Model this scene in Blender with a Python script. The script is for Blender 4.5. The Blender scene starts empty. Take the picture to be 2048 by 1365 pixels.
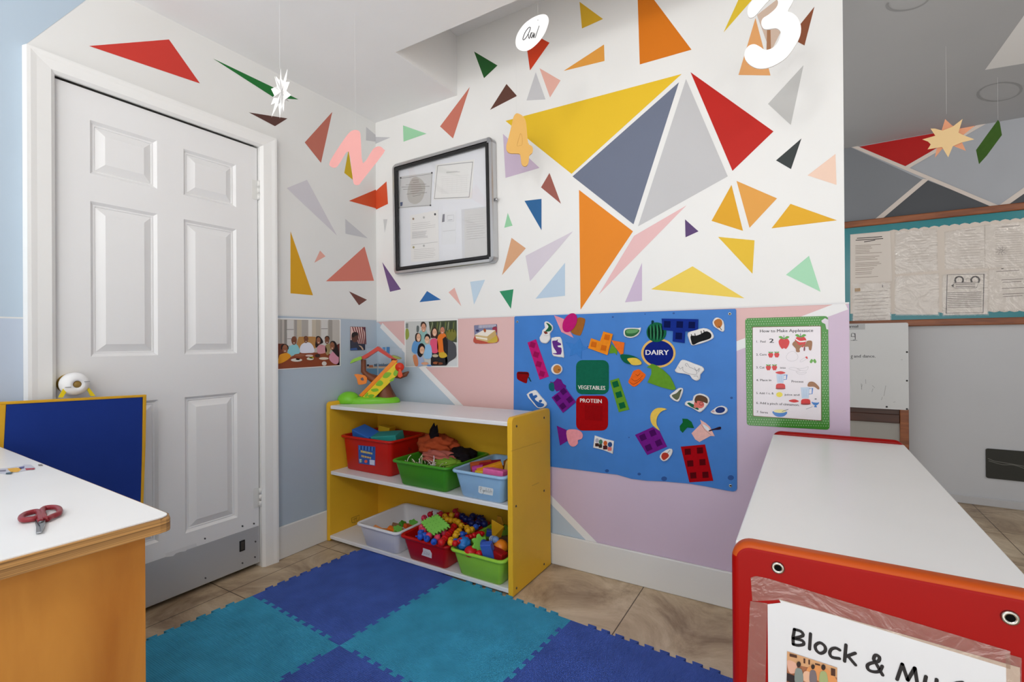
import bpy, bmesh, math, random
from math import sin, cos, pi, radians as rad
from mathutils import Vector as V, Matrix, Quaternion
from mathutils.geometry import tessellate_polygon
random.seed(7)
scene = bpy.context.scene
COL = scene.collection
W = {}                                     # world position of each object's origin

# ------------------------------------------------------------------ camera of the room
H = 1.075
F, YAW, PITCH, ROLL = 974.74, rad(31.154), rad(.1338), rad(-.383)
_f = V((-sin(YAW), cos(YAW), 0)); _r = V((cos(YAW), sin(YAW), 0)); _u = V((0, 0, 1))
FW = _f*cos(PITCH) + _u*sin(PITCH); U2 = -_f*sin(PITCH) + _u*cos(PITCH)
RT = _r*cos(ROLL) + U2*sin(ROLL); UP = -_r*sin(ROLL) + U2*cos(ROLL)
CAM = V((0, 0, H))
def ray(x, y): return RT*((x-1024)/F) - UP*((y-682.5)/F) + FW

class Plane:
    """a real plane of the room (a wall, a board, a panel): measured points are read onto it"""
    def __init__(s, p, n):
        s.p = V(p); s.n = V(n).normalized()
        s.u = V((0, 0, 1)) if abs(s.n.z) < .9 else V((0, 1, 0))
        s.r = s.u.cross(s.n).normalized()
    def at(s, x, y, off=0):
        d = ray(x, y); return CAM + d*(((s.p + s.n*off - CAM).dot(s.n))/d.dot(s.n))
class Zoom:
    def __init__(s, plane, x0, y0, k): s.pl, s.x0, s.y0, s.k = plane, x0, y0, k; s.n = plane.n; s.u = plane.u; s.r = plane.r
    def at(s, x, y, off=0): return s.pl.at(s.x0+x*s.k, s.y0+y*s.k, off)
    def pts(s, L, off=0): return [s.at(a, b, off) for a, b in L]
Plane.pts = Zoom.pts

XL, YB, YF = -2.26, 2.133, 4.27            # left wall, back wall, far wall
ZC, ZF = 2.43, 2.462                       # ceilings
LW = Plane((XL, 0, 0), (1, 0, 0)); BW = Plane((0, YB, 0), (0, -1, 0)); FWALL = Plane((0, YF, 0), (0, -1, 0))
def atz(x, y, z): return Plane((0, 0, z), (0, 0, 1)).at(x, y)

def lin(c): return c/12.92 if c <= .04045 else ((c+.055)/1.055)**2.4
def C(r, g, b, k=1.0): return tuple(min(1, lin(v/255)*k) for v in (r, g, b)) + (1,)

# ------------------------------------------------------------------ materials
MATS = {}
def material(name, col=None, rough=.5, metal=0, bump=0, bscale=40, spec=.5, var=0, vscale=6, coat=0, detail=3, stretch=None, wave=None):
    """col None: the colour the face was painted / printed / moulded in (attribute Col)"""
    m = bpy.data.materials.new(name); m.use_nodes = True
    n, l = m.node_tree.nodes, m.node_tree.links
    b = n['Principled BSDF']; b.inputs['Roughness'].default_value = rough; b.inputs['Metallic'].default_value = metal
    b.inputs['Specular IOR Level'].default_value = spec; b.inputs['Coat Weight'].default_value = coat
    if col is None:
        a = n.new('ShaderNodeAttribute'); a.attribute_name = 'Col'; src = a.outputs['Color']
    else:
        a = n.new('ShaderNodeRGB'); a.outputs[0].default_value = col; src = a.outputs[0]
    tc = n.new('ShaderNodeTexCoord'); co = tc.outputs['Object']
    if stretch:
        mp = n.new('ShaderNodeMapping'); mp.inputs['Scale'].default_value = stretch; l.new(co, mp.inputs[0]); co = mp.outputs[0]
    if var:
        t = n.new('ShaderNodeTexNoise'); t.inputs['Scale'].default_value = vscale; t.inputs['Detail'].default_value = 5; l.new(co, t.inputs['Vector'])
        mr = n.new('ShaderNodeMapRange'); mr.inputs[1].default_value = .3; mr.inputs[2].default_value = .7
        mr.inputs[3].default_value = 1-var; mr.inputs[4].default_value = 1+var*.6; l.new(t.outputs[0], mr.inputs[0])
        mx = n.new('ShaderNodeVectorMath'); mx.operation = 'SCALE'; l.new(src, mx.inputs[0]); l.new(mr.outputs[0], mx.inputs['Scale']); src = mx.outputs[0]
    l.new(src, b.inputs['Base Color'])
    if bump:
        if wave:
            w1 = n.new('ShaderNodeTexWave'); w1.inputs['Scale'].default_value = wave; w1.bands_direction = 'X'; l.new(co, w1.inputs[0]); w1.inputs['Distortion'].default_value = .3
            w2 = n.new('ShaderNodeTexWave'); w2.inputs['Scale'].default_value = wave*.7; w2.bands_direction = 'Y'; l.new(co, w2.inputs[0]); w2.inputs['Distortion'].default_value = .3
            ad = n.new('ShaderNodeMath'); ad.operation = 'MULTIPLY'; l.new(w1.outputs['Fac'], ad.inputs[0]); l.new(w2.outputs['Fac'], ad.inputs[1]); h = ad.outputs[0]
        else:
            t = n.new('ShaderNodeTexNoise'); t.inputs['Scale'].default_value = bscale; t.inputs['Detail'].default_value = detail; l.new(co, t.inputs['Vector']); h = t.outputs[0]
        bp = n.new('ShaderNodeBump'); bp.inputs['Strength'].default_value = bump; bp.inputs['Distance'].default_value = .004
        l.new(h, bp.inputs['Height']); l.new(bp.outputs[0], b.inputs['Normal'])
    MATS[name] = m; return m

material('painted_wall', rough=.55, bump=.12, bscale=14, var=.025, vscale=2.2, spec=.3)
material('gloss_paint', rough=.32, bump=.12, bscale=22, spec=.45)
material('printed_paper', rough=.45, spec=.35)
material('laminated', rough=.22, spec=.5, bump=.04, bscale=9)
material('felt', rough=.95, spec=.1, bump=.25, bscale=420, var=.08, vscale=60)
material('stuffed_fabric', rough=.8, spec=.2, bump=.08, bscale=120)
material('plastic', rough=.3, spec=.3)
material('matte_plastic', rough=.5, spec=.4)
material('vinyl', rough=.55, spec=.3, bump=.18, bscale=7, var=.07, vscale=9)
material('fabric', rough=.85, spec=.15, bump=.15, bscale=300, var=.05, vscale=8)
material('foam_mat', rough=.8, spec=.2, bump=.7, wave=75, var=.16, vscale=9)
material('laminate', rough=.3, spec=.4, var=.015, vscale=5)
material('lacquer', rough=.38, spec=.16, var=.05, vscale=5, bump=.03, bscale=30)
material('metal', rough=.3, metal=1)
material('card', rough=.7, spec=.25)

def glassy(name, rough, wrinkle=0, tint=(1, 1, 1, 1), base=.04, wscale=25, haze=0):
    m = bpy.data.materials.new(name); m.use_nodes = True
    n, l = m.node_tree.nodes, m.node_tree.links; n.clear()
    o = n.new('ShaderNodeOutputMaterial'); mx = n.new('ShaderNodeMixShader'); t = n.new('ShaderNodeBsdfTransparent'); g = n.new('ShaderNodeBsdfGlossy')
    fr = n.new('ShaderNodeLayerWeight')
    pw = n.new('ShaderNodeMath'); pw.operation = 'POWER'; pw.inputs[1].default_value = 4; l.new(fr.outputs['Facing'], pw.inputs[0])
    t.inputs[0].default_value = tint; g.inputs['Roughness'].default_value = rough
    sh = t.outputs[0]
    if haze:
        d = n.new('ShaderNodeBsdfDiffuse'); d.inputs[0].default_value = (.8, .78, .74, 1); m2 = n.new('ShaderNodeMixShader'); m2.inputs[0].default_value = haze
        l.new(sh, m2.inputs[1]); l.new(d.outputs[0], m2.inputs[2]); sh = m2.outputs[0]
    if wrinkle:
        tc = n.new('ShaderNodeTexCoord'); tx = n.new('ShaderNodeTexNoise'); tx.inputs['Scale'].default_value = wscale; tx.inputs['Detail'].default_value = 4
        tx.inputs['Distortion'].default_value = 1.5
        bp = n.new('ShaderNodeBump'); bp.inputs['Strength'].default_value = wrinkle; bp.inputs['Distance'].default_value = .01
        l.new(tc.outputs['Object'], tx.inputs[0]); l.new(tx.outputs[0], bp.inputs['Height']); l.new(bp.outputs[0], g.inputs['Normal']); l.new(bp.outputs[0], fr.inputs['Normal'])
    ad = n.new('ShaderNodeMath'); ad.operation = 'ADD'; ad.inputs[1].default_value = base+.04; l.new(pw.outputs[0], ad.inputs[0])
    l.new(ad.outputs[0], mx.inputs[0]); l.new(sh, mx.inputs[1]); l.new(g.outputs[0], mx.inputs[2]); l.new(mx.outputs[0], o.inputs[0])
    MATS[name] = m
glassy('glass', .02, base=-.01)
glassy('plastic_sleeve', .1, wrinkle=.9, base=-.01, haze=.05, wscale=11)
glassy('clear_tape', .25, wrinkle=.3, tint=(.93, .86, .8, 1), base=.02, wscale=18, haze=.06)

def wood(name, c1, c2, stretch, rough=.4, scale=3.0):
    m = bpy.data.materials.new(name); m.use_nodes = True
    n, l = m.node_tree.nodes, m.node_tree.links; b = n['Principled BSDF']; b.inputs['Roughness'].default_value = rough
    tc = n.new('ShaderNodeTexCoord'); mp = n.new('ShaderNodeMapping'); mp.inputs['Scale'].default_value = stretch
    t = n.new('ShaderNodeTexNoise'); t.inputs['Scale'].default_value = scale; t.inputs['Detail'].default_value = 6; t.inputs['Distortion'].default_value = .8
    r = n.new('ShaderNodeValToRGB'); r.color_ramp.elements[0].color = c1; r.color_ramp.elements[1].color = c2
    r.color_ramp.elements[0].position = .3; r.color_ramp.elements[1].position = .68
    l.new(tc.outputs['Object'], mp.inputs[0]); l.new(mp.outputs[0], t.inputs[0]); l.new(t.outputs[0], r.inputs[0]); l.new(r.outputs[0], b.inputs['Base Color'])
    MATS[name] = m
wood('birch', C(166, 98, 28), C(222, 158, 70), (1, 1, .22), .42, 5.5)
wood('plywood_edge', C(88, 56, 26), C(205, 155, 92), (.6, .6, 90), .5, 2.2)
wood('oak_frame', C(110, 56, 26), C(158, 92, 48), (.7, 6, 6), .4, 6)
wood('dark_wood', C(52, 24, 12), C(86, 46, 24), (.6, 5, 5), .35, 4)

def stone_floor():
    m = bpy.data.materials.new('stone_tile'); m.use_nodes = True
    n, l = m.node_tree.nodes, m.node_tree.links; b = n['Principled BSDF']; b.inputs['Roughness'].default_value = .42
    tc = n.new('ShaderNodeTexCoord'); mp = n.new('ShaderNodeMapping'); mp.inputs['Location'].default_value = (.617, -1.175, 0)
    l.new(tc.outputs['Object'], mp.inputs[0])
    br = n.new('ShaderNodeTexBrick'); br.offset = 0; br.inputs['Scale'].default_value = 1
    br.inputs['Brick Width'].default_value = .511; br.inputs['Row Height'].default_value = .511
    br.inputs['Mortar Size'].default_value = .0022; br.inputs['Mortar Smooth'].default_value = .1
    br.inputs['Color1'].default_value = (1, 1, 1, 1); br.inputs['Color2'].default_value = (.9, .9, .9, 1); br.inputs['Mortar'].default_value = (.16, .13, .1, 1)
    l.new(mp.outputs[0], br.inputs[0])
    t = n.new('ShaderNodeTexNoise'); t.inputs['Scale'].default_value = 3.6; t.inputs['Detail'].default_value = 9; t.inputs['Roughness'].default_value = .68; t.inputs['Distortion'].default_value = .7
    l.new(tc.outputs['Object'], t.inputs[0])
    r = n.new('ShaderNodeValToRGB'); e = r.color_ramp.elements
    e[0].position = .34; e[0].color = C(140, 116, 92); e[1].position = .68; e[1].color = C(222, 204, 176)
    k = e.new(.5); k.color = C(190, 168, 138)
    l.new(t.outputs[0], r.inputs[0])
    mx = n.new('ShaderNodeMix'); mx.data_type = 'RGBA'; mx.blend_type = 'MULTIPLY'; mx.inputs[0].default_value = 1
    l.new(r.outputs[0], mx.inputs[6]); l.new(br.outputs['Color'], mx.inputs[7]); l.new(mx.outputs[2], b.inputs['Base Color'])
    bp = n.new('ShaderNodeBump'); bp.inputs['Strength'].default_value = .4; bp.inputs['Distance'].default_value = .003; bp.invert = True
    l.new(br.outputs['Fac'], bp.inputs['Height']); l.new(bp.outputs[0], b.inputs['Normal'])
    MATS['stone_tile'] = m
stone_floor()

# ------------------------------------------------------------------ mesh builder
def newell(p):
    n = V((0, 0, 0))
    for a, b in zip(p, p[1:]+p[:1]): n += V(((a.y-b.y)*(a.z+b.z), (a.z-b.z)*(a.x+b.x), (a.x-b.x)*(a.y+b.y)))
    return n.normalized() if n.length else V((0, 0, 1))
class MB:
    def __init__(s, col=(.8, .8, .8, 1), mat=0): s.v = []; s.f = []; s.c = []; s.m = []; s.s = []; s.col = col; s.mat = mat; s.M = None
    def add(s, verts, faces, col=None, mat=None, smooth=False):
        o = len(s.v); s.v += [(s.M @ V(p) if s.M else V(p)) for p in verts]
        for i, f in enumerate(faces):
            s.f.append([o+k for k in f]); s.c.append(col or s.col); s.m.append(s.mat if mat is None else mat); s.s.append(smooth)
        return s
    def poly(s, pts, col=None, mat=None): return s.add(pts, [list(range(len(pts)))], col, mat)
    def bm(s, b, col=None, mat=None, smooth=False):
        b.verts.index_update(); s.add([v.co.copy() for v in b.verts], [[v.index for v in f.verts] for f in b.faces], col, mat, smooth); b.free(); return s
    def box(s, x0, x1, y0, y1, z0, z1, col=None, mat=None, bev=0, seg=2, rot=None, smooth=False):
        b = bmesh.new(); bmesh.ops.create_cube(b, size=1)
        for v in b.verts: v.co = V(((v.co.x+.5)*(x1-x0)+x0, (v.co.y+.5)*(y1-y0)+y0, (v.co.z+.5)*(z1-z0)+z0))
        if bev: bmesh.ops.bevel(b, geom=b.edges[:], offset=bev, segments=seg, profile=.5, affect='EDGES')
        if rot is not None:
            c = V(((x0+x1)/2, (y0+y1)/2, (z0+z1)/2))
            for v in b.verts: v.co = c + rot @ (v.co-c)
        return s.bm(b, col, mat, smooth)
    def prism(s, pts, n, t, col=None, mat=None, bev=0, seg=2, side=None, smooth=False):
        n = V(n).normalized(); pts = [V(p) for p in pts]
        if newell(pts).dot(n) < 0: pts = pts[::-1]
        b = bmesh.new(); lo = [b.verts.new(p) for p in pts]; hi = [b.verts.new(p+n*t) for p in pts]; k = len(pts)
        b.faces.new(hi); b.faces.new(lo[::-1])
        for i in range(k): b.faces.new([lo[i], lo[(i+1) % k], hi[(i+1) % k], hi[i]])
        if bev:
            b.edges.ensure_lookup_table(); hs = set(hi)
            bmesh.ops.bevel(b, geom=[e for e in b.edges if e.verts[0] in hs and e.verts[1] in hs], offset=bev, segments=seg, profile=.5, affect='EDGES', clamp_overlap=True)
        return s.bm(b, col, mat, smooth)
    def loft(s, rings, col=None, mat=None, cap0=True, cap1=True, smooth=True, closed=True):
        k = len(rings[0]); vs = [p for r in rings for p in r]; fs = []
        for i in range(len(rings)-1):
            for j in range(k if closed else k-1): fs.append([i*k+j, i*k+(j+1) % k, (i+1)*k+(j+1) % k, (i+1)*k+j])
        s.add(vs, fs, col, mat, smooth)
        if cap0: s.add(rings[0], [list(range(k))[::-1]], col, mat)
        if cap1: s.add(rings[-1], [list(range(k))], col, mat)
        return s
    def pillow(s, pts, n, t, col=None, mat=None):
        n = V(n).normalized(); pts = [V(p) for p in pts]
        if newell(pts).dot(n) < 0: pts = pts[::-1]
        c = sum(pts, V((0, 0, 0)))/len(pts)
        R = [[c+(p-c)*k+n*t*h for p in pts] for k, h in ((.97, 0), (1, .25), (1, .55), (.97, .8), (.92, .95), (.86, 1))]
        return s.loft(R, col, mat)
    def tube(s, path, r, col=None, mat=None, seg=8, closed=False, cap=True, flat=1):
        path = [V(p) for p in path]; k = len(path); rs = r if isinstance(r, (list, tuple)) else [r]*k; rings = []; up = None
        for i, p in enumerate(path):
            a = path[(i-1) % k] if (closed or i > 0) else p; b = path[(i+1) % k] if (closed or i < k-1) else p
            t = (b-a).normalized()
            if up is None: up = t.orthogonal().normalized() if abs(t.z) > .9 else V((0, 0, 1)).cross(t).normalized()
            up = (up - t*up.dot(t)).normalized(); w = t.cross(up)
            rings.append([p + up*rs[i]*cos(2*pi*j/seg) + w*rs[i]*flat*sin(2*pi*j/seg) for j in range(seg)])
        if closed: rings.append(rings[0])
        return s.loft(rings, col, mat, cap and not closed, cap and not closed)
    def lathe(s, prof, o, axis=(0, 0, 1), col=None, mat=None, seg=20, smooth=True, sx=1):
        q = V((0, 0, 1)).rotation_difference(V(axis)); o = V(o)
        R = [[o + q @ V((max(r, 1e-5)*cos(2*pi*j/seg)*sx, max(r, 1e-5)*sin(2*pi*j/seg), h)) for j in range(seg)] for r, h in prof]
        return s.loft(R, col, mat, prof[0][0] > 1e-4, prof[-1][0] > 1e-4, smooth)
    def ball(s, c, rx, ry=None, rz=None, rot=None, col=None, mat=None, seg=14, rings=8):
        ry = ry or rx; rz = rz or rx; c = V(c); R = []
        for i in range(rings+1):
            a = -pi/2+pi*i/rings; k = max(cos(a), 1e-4)
            R.append([c + (rot @ V((rx*k*cos(2*pi*j/seg), ry*k*sin(2*pi*j/seg), rz*sin(a))) if rot else V((rx*k*cos(2*pi*j/seg), ry*k*sin(2*pi*j/seg), rz*sin(a)))) for j in range(seg)])
        return s.loft(R, col, mat, False, False)
    # printing on a plane
    def pr(s, z, pts, col, lay=1, base=0, mat=None):
        p = z.pts(pts, base+lay*.00035)
        if newell(p).dot(z.n) < 0: p = p[::-1]
        return s.poly(p, col, mat)
    def stroke(s, z, pts, w, col, lay=2, base=0, closed=False, cap=True, mat=None):
        """a drawn line w metres wide"""
        p = [z.at(a, b, base+lay*.00035) for a, b in pts]; n = z.n; k = len(p)
        L, R = [], []
        for i in range(k):
            a = p[(i-1) % k] if (closed or i) else p[i]; b = p[(i+1) % k] if (closed or i < k-1) else p[i]
            t = (b-a).normalized(); m = n.cross(t).normalized()
            if 0 < i < k-1 or closed:
                t1 = (p[i]-a).normalized(); q = max(.5, abs(m.dot(n.cross(t1).normalized())))
            else: q = 1
            L.append(p[i]+m*w/2/q); R.append(p[i]-m*w/2/q)
        idx = []
        for i in range(k if closed else k-1): j = (i+1) % k; idx.append([i, k+i, k+j, j])
        s.add(L+R, [f[::-1] for f in idx], col, mat)
        if cap and not closed:
            for e in (p[0], p[-1]):
                s.poly([e + z.r*w/2*cos(a*pi/5) + z.u*w/2*sin(a*pi/5) + n*.00002 for a in range(10)], col, mat)
        return s
    def text(s, z, string, x0, y0, x1, y1, cap, col, lay=2, base=0, bold=0, mat=None, slant=0):
        """baseline from (x0,y0) to (x1,y1), capital height cap, in the zoom's pixels"""
        vs, fs, wd = glyphs(string)
        off = base+lay*.00035
        p0, p1 = z.at(x0, y0, off), z.at(x1, y1, off); ex = (p1-p0)/wd
        h = (z.at(x0, y0-cap, off)-p0).length/.73; ey = z.n.cross(ex.normalized())*h
        if ey.dot(z.at(x0, y0-cap, off)-p0) < 0: ey = -ey
        for db in ([0] if not bold else [-bold, 0, bold]):
            s.add([p0+ex*(x+slant*y+db)+ey*y+z.n*.00002*db for x, y in vs], fs, col, mat)
        return s
_G = {}
def glyphs(t):
    if t not in _G:
        cu = bpy.data.curves.new('lettering', 'FONT'); cu.body = t; cu.resolution_u = 2; cu.size = 1
        o = bpy.data.objects.new('lettering', cu); COL.objects.link(o)
        me = o.evaluated_get(bpy.context.evaluated_depsgraph_get()).to_mesh()
        vs = [(v.co.x, v.co.y) for v in me.vertices]; fs = [list(p.vertices) for p in me.polygons]
        x0 = min(v[0] for v in vs); x1 = max(v[0] for v in vs); vs = [(a-x0, b) for a, b in vs]
        _G[t] = (vs, fs, x1-x0)
        bpy.data.objects.remove(o); bpy.data.curves.remove(cu)
    return _G[t]
def ell(cx, cy, rx, ry=None, rot=0, n=20, a0=0, a1=360):
    ry = ry or rx; full = a1-a0 >= 360; k = n if full else n+1; out = []
    for i in range(k):
        a = rad(a0+(a1-a0)*i/n); x, y = rx*cos(a), ry*sin(a); q = rad(rot)
        out.append((cx+x*cos(q)-y*sin(q), cy+x*sin(q)+y*cos(q)))
    return out
def spl(P, n=4, closed=True):
    """rounded outline through the points"""
    out = []; k = len(P)
    for i in range(k if closed else k-1):
        p0, p1, p2, p3 = (P[(i+d) % k] if closed else P[min(max(i+d, 0), k-1)] for d in (-1, 0, 1, 2))
        for j in range(n):
            t = j/n
            out.append(tuple(.5*(2*b+(c-a)*t+(2*a-5*b+4*c-d)*t*t+(3*b-a-3*c+d)*t**3) for a, b, c, d in zip(p0, p1, p2, p3)))
    if not closed: out.append(tuple(P[-1]))
    return out
def rrect(x0, y0, x1, y1, r, n=4):
    out = []
    for cx, cy, a in ((x1-r, y0+r, -90), (x1-r, y1-r, 0), (x0+r, y1-r, 90), (x0+r, y0+r, 180)):
        out += [(cx+r*cos(rad(a+90*i/n)), cy+r*sin(rad(a+90*i/n))) for i in range(n+1)]
    return out
def rpoly(P, r, n=3):
    """polygon with cut corners rounded by r (2-D or 3-D points)"""
    out = []; k = len(P); P = [V(p) for p in P]
    for i in range(k):
        a, b, c = P[i-1], P[i], P[(i+1) % k]
        ra = min(r, (a-b).length*.45, (c-b).length*.45)
        s, e = b+(a-b).normalized()*ra, b+(c-b).normalized()*ra
        for j in range(n+1):
            t = j/n; out.append(s*(1-t)**2+b*2*t*(1-t)+e*t*t)
    return [tuple(p) for p in out]
# ------------------------------------------------------------------ objects
def build(mb, name, mats, parent=None, origin=None):
    if isinstance(mats, str): mats = [mats]
    lo = V([min(p[i] for p in mb.v) for i in range(3)]); hi = V([max(p[i] for p in mb.v) for i in range(3)])
    o = V(origin) if origin is not None else V(((lo.x+hi.x)/2, (lo.y+hi.y)/2, lo.z))
    me = bpy.data.meshes.new(name); me.from_pydata([tuple(p-o) for p in mb.v], [], mb.f)
    for k in mats: me.materials.append(MATS[k])
    me.polygons.foreach_set('material_index', mb.m); me.polygons.foreach_set('use_smooth', mb.s)
    ca = me.color_attributes.new('Col', 'FLOAT_COLOR', 'CORNER'); buf = []
    for p in me.polygons: buf += list(mb.c[p.index])*p.loop_total
    ca.data.foreach_set('color', buf); me.update()
    ob = bpy.data.objects.new(name, me); COL.objects.link(ob)
    if parent: ob.parent = parent; ob.location = o-W[parent]
    else: ob.location = o
    W[ob] = o; return ob
def tag(o, label=None, cat=None, group=None, kind=None):
    if label: o['label'] = label
    if cat: o['category'] = cat
    if group: o['group'] = group
    if kind: o['kind'] = kind
    return o
def thing(name, label, cat, loc, group=None):
    o = bpy.data.objects.new(name, None); o.empty_display_size = .05; COL.objects.link(o); o.location = loc; W[o] = V(loc)
    return tag(o, label, cat, group)
def struct(mb, name, mats, parent=None, origin=None):
    o = build(mb, name, mats, parent, origin)
    if not parent: o['kind'] = 'structure'
    return o
def dup(src, loc, rot=None, label=None, group=None):
    o = src.copy(); COL.objects.link(o); o.location = loc; W[o] = V(loc)
    if rot: o.rotation_euler = rot
    if label: o['label'] = label
    if group: o['group'] = group
    for ch in src.children:
        c = ch.copy(); COL.objects.link(c); c.parent = o
        for g in ch.children: d = g.copy(); COL.objects.link(d); d.parent = c
    return o
WHITE = C(232, 232, 230); BLK = C(30, 30, 32)
# ================================================================== THE SETTING
m = MB(C(190, 170, 140)); m.box(-2.4, 2.7, -1.2, 4.35, -.1, 0); struct(m, 'floor', 'stone_tile', origin=(0, 0, 0))

# left wall with the door opening, painted patches on its face
GW = C(226, 226, 224)
m = MB(GW)
DY0, DY1, DZ = .612, 1.392, 2.045          # opening
for y0, y1, z0, z1 in ((-1.7, DY0, 0, 2.6), (DY0, DY1, DZ, 2.6), (DY1, YB+.14, 0, 2.6)): m.box(XL-.12, XL, y0, y1, z0, z1)
m.box(XL-.14, XL-.12, DY0-.02, DY1+.02, 0, DZ+.02, C(60, 58, 56))  # dark backing added behind the door, keeps outside light out of the gap
e = .0006
def lwp(pts, col, lay=1): m.poly([V((XL+e*lay, y, z)) for y, z in pts], col)
q0, q1 = LW.at(50, 90), LW.at(172, 0); tt = (ZC-q0.z)/(q1.z-q0.z); yq = q0.y+(q1.y-q0.y)*tt
lwp([(-1.7, 1.17), (DY0, 1.17), (DY0, q0.z), (q0.y, q0.z), (yq, ZC), (-1.7, ZC)], C(180, 197, 212))
lwp([(-1.7, 0), (DY0, 0), (DY0, 1.165), (-1.7, 1.165)], C(184, 196, 212))
lwp([(DY1, 0), (YB, 0), (YB, 1.215), (DY1, 1.215)], C(178, 192, 205))
lwp([(DY1, 1.215), (YB, 1.215), (YB, 1.222), (DY1, 1.222)], C(220, 220, 218))
def snap(P, pts, a, v): return [V(tuple(v if (i == a and q[0] == 757) else p[i] for i in range(3))) for p, q in zip(P, pts)]
def wallpoly(pl, pts, col, lay, a, v):
    P = snap(pl.pts(pts, lay*.00035), pts, a, v); m.poly(P if newell(P).dot(pl.n) > 0 else P[::-1], col)
def Lp(pts, col): wallpoly(LW, pts, col, 2, 1, YB)
RED, GRN, BRN, TER = C(202, 58, 48), C(28, 112, 48), C(88, 56, 50), C(186, 108, 92)
Lp([(178, 92), (338, 79), (400, 167)], RED)
Lp([(426, 117), (597, 199), (549, 196)], GRN)
Lp([(498, 225), (575, 237), (550, 252.6)], BRN)
Lp([(664.6, 224), (609.5, 285), (642, 326)], TER)
Lp([(732.5, 254), (757, 273), (757, 286), (732, 281)], C(196, 196, 199))
Lp([(697, 300), (688.6, 346), (706, 360)], C(205, 172, 28))
Lp([(573.5, 376.5), (614, 360), (674, 471.6)], C(206, 203, 209))
Lp([(698, 402), (757, 381), (757, 418.5)], C(206, 84, 48))
Lp([(690.5, 438), (735.7, 477), (691, 467.7)], C(200, 200, 204))
Lp([(581, 463), (626, 591), (581, 587)], C(212, 158, 28))
Lp([(640, 501.5), (651, 513), (628.6, 526)], C(230, 170, 156))
Lp([(729, 493.5), (748, 562), (652, 563)], C(212, 124, 108))
Lp([(698, 583), (734, 600), (718, 611)], C(112, 68, 60))
struct(m, 'wall_left', 'painted_wall', origin=(XL, 0, 0))

# back wall (a partition that ends at its right edge)
m = MB(C(234, 234, 232)); XE = .12; ZP0 = 1.211
m.box(XL-.12, XE, YB, YB+.14, 0, 2.8)
m.box(XE, XE+.012, YB-.0001, YB+.14, 0, ZP0)
def bwp(pts, col, lay=1): m.poly([V((x, YB-e*lay, z)) for x, z in pts], col)
PINK, LAV, LBL = C(222, 184, 182), C(205, 186, 206), C(184, 200, 214)
ZP = 1.205; XR = XE+.012
a0 = BW.at(757, 645); a1 = BW.at(1185, 1085)           # the diagonal white stripe
b0 = BW.at(1692, 610); b1 = BW.at(1475, 692)           # the stripe rising to the right edge
def on(p, q, x): return p.z+(q.z-p.z)*(x-p.x)/(q.x-p.x)
bwp([(XL, 0), (XR, 0), (XR, ZP), (XL, ZP)], PINK)
xm = (a0.z-b0.z-(a1.z-a0.z)/(a1.x-a0.x)*a0.x+(b1.z-b0.z)/(b1.x-b0.x)*b0.x)/((b1.z-b0.z)/(b1.x-b0.x)-(a1.z-a0.z)/(a1.x-a0.x))
xb = a0.x+(0-a0.z)*(a1.x-a0.x)/(a1.z-a0.z)
bwp([(xm, on(a0, a1, xm)), (xb, 0), (XR, 0), (XR, on(b0, b1, XR))], LAV, 2)
bwp([(XL, 0), (xb, 0), (a0.x, a0.z), (XL, a0.z)], LBL, 2)
def stripe(p, q, w, x0, x1, lay=3):
    d = (q-p).normalized(); nn = V((-d.z, 0, d.x))*w/2
    A, B = V((x0, 0, on(p, q, x0))), V((x1, 0, on(p, q, x1)))
    bwp([((A+nn).x, (A+nn).z), ((B+nn).x, (B+nn).z), ((B-nn).x, (B-nn).z), ((A-nn).x, (A-nn).z)], C(232, 232, 232), lay)
stripe(a0, a1, .034, -2.22, xb); stripe(b0, b1, .036, xm, XR-.01)
bwp([(XL, ZP), (XR, ZP), (XR, ZP+.006), (XL, ZP+.006)], C(222, 222, 222), 4)
def Bp(pts, col, lay=1): wallpoly(BW, pts, col, lay+1, 0, XL)
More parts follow.
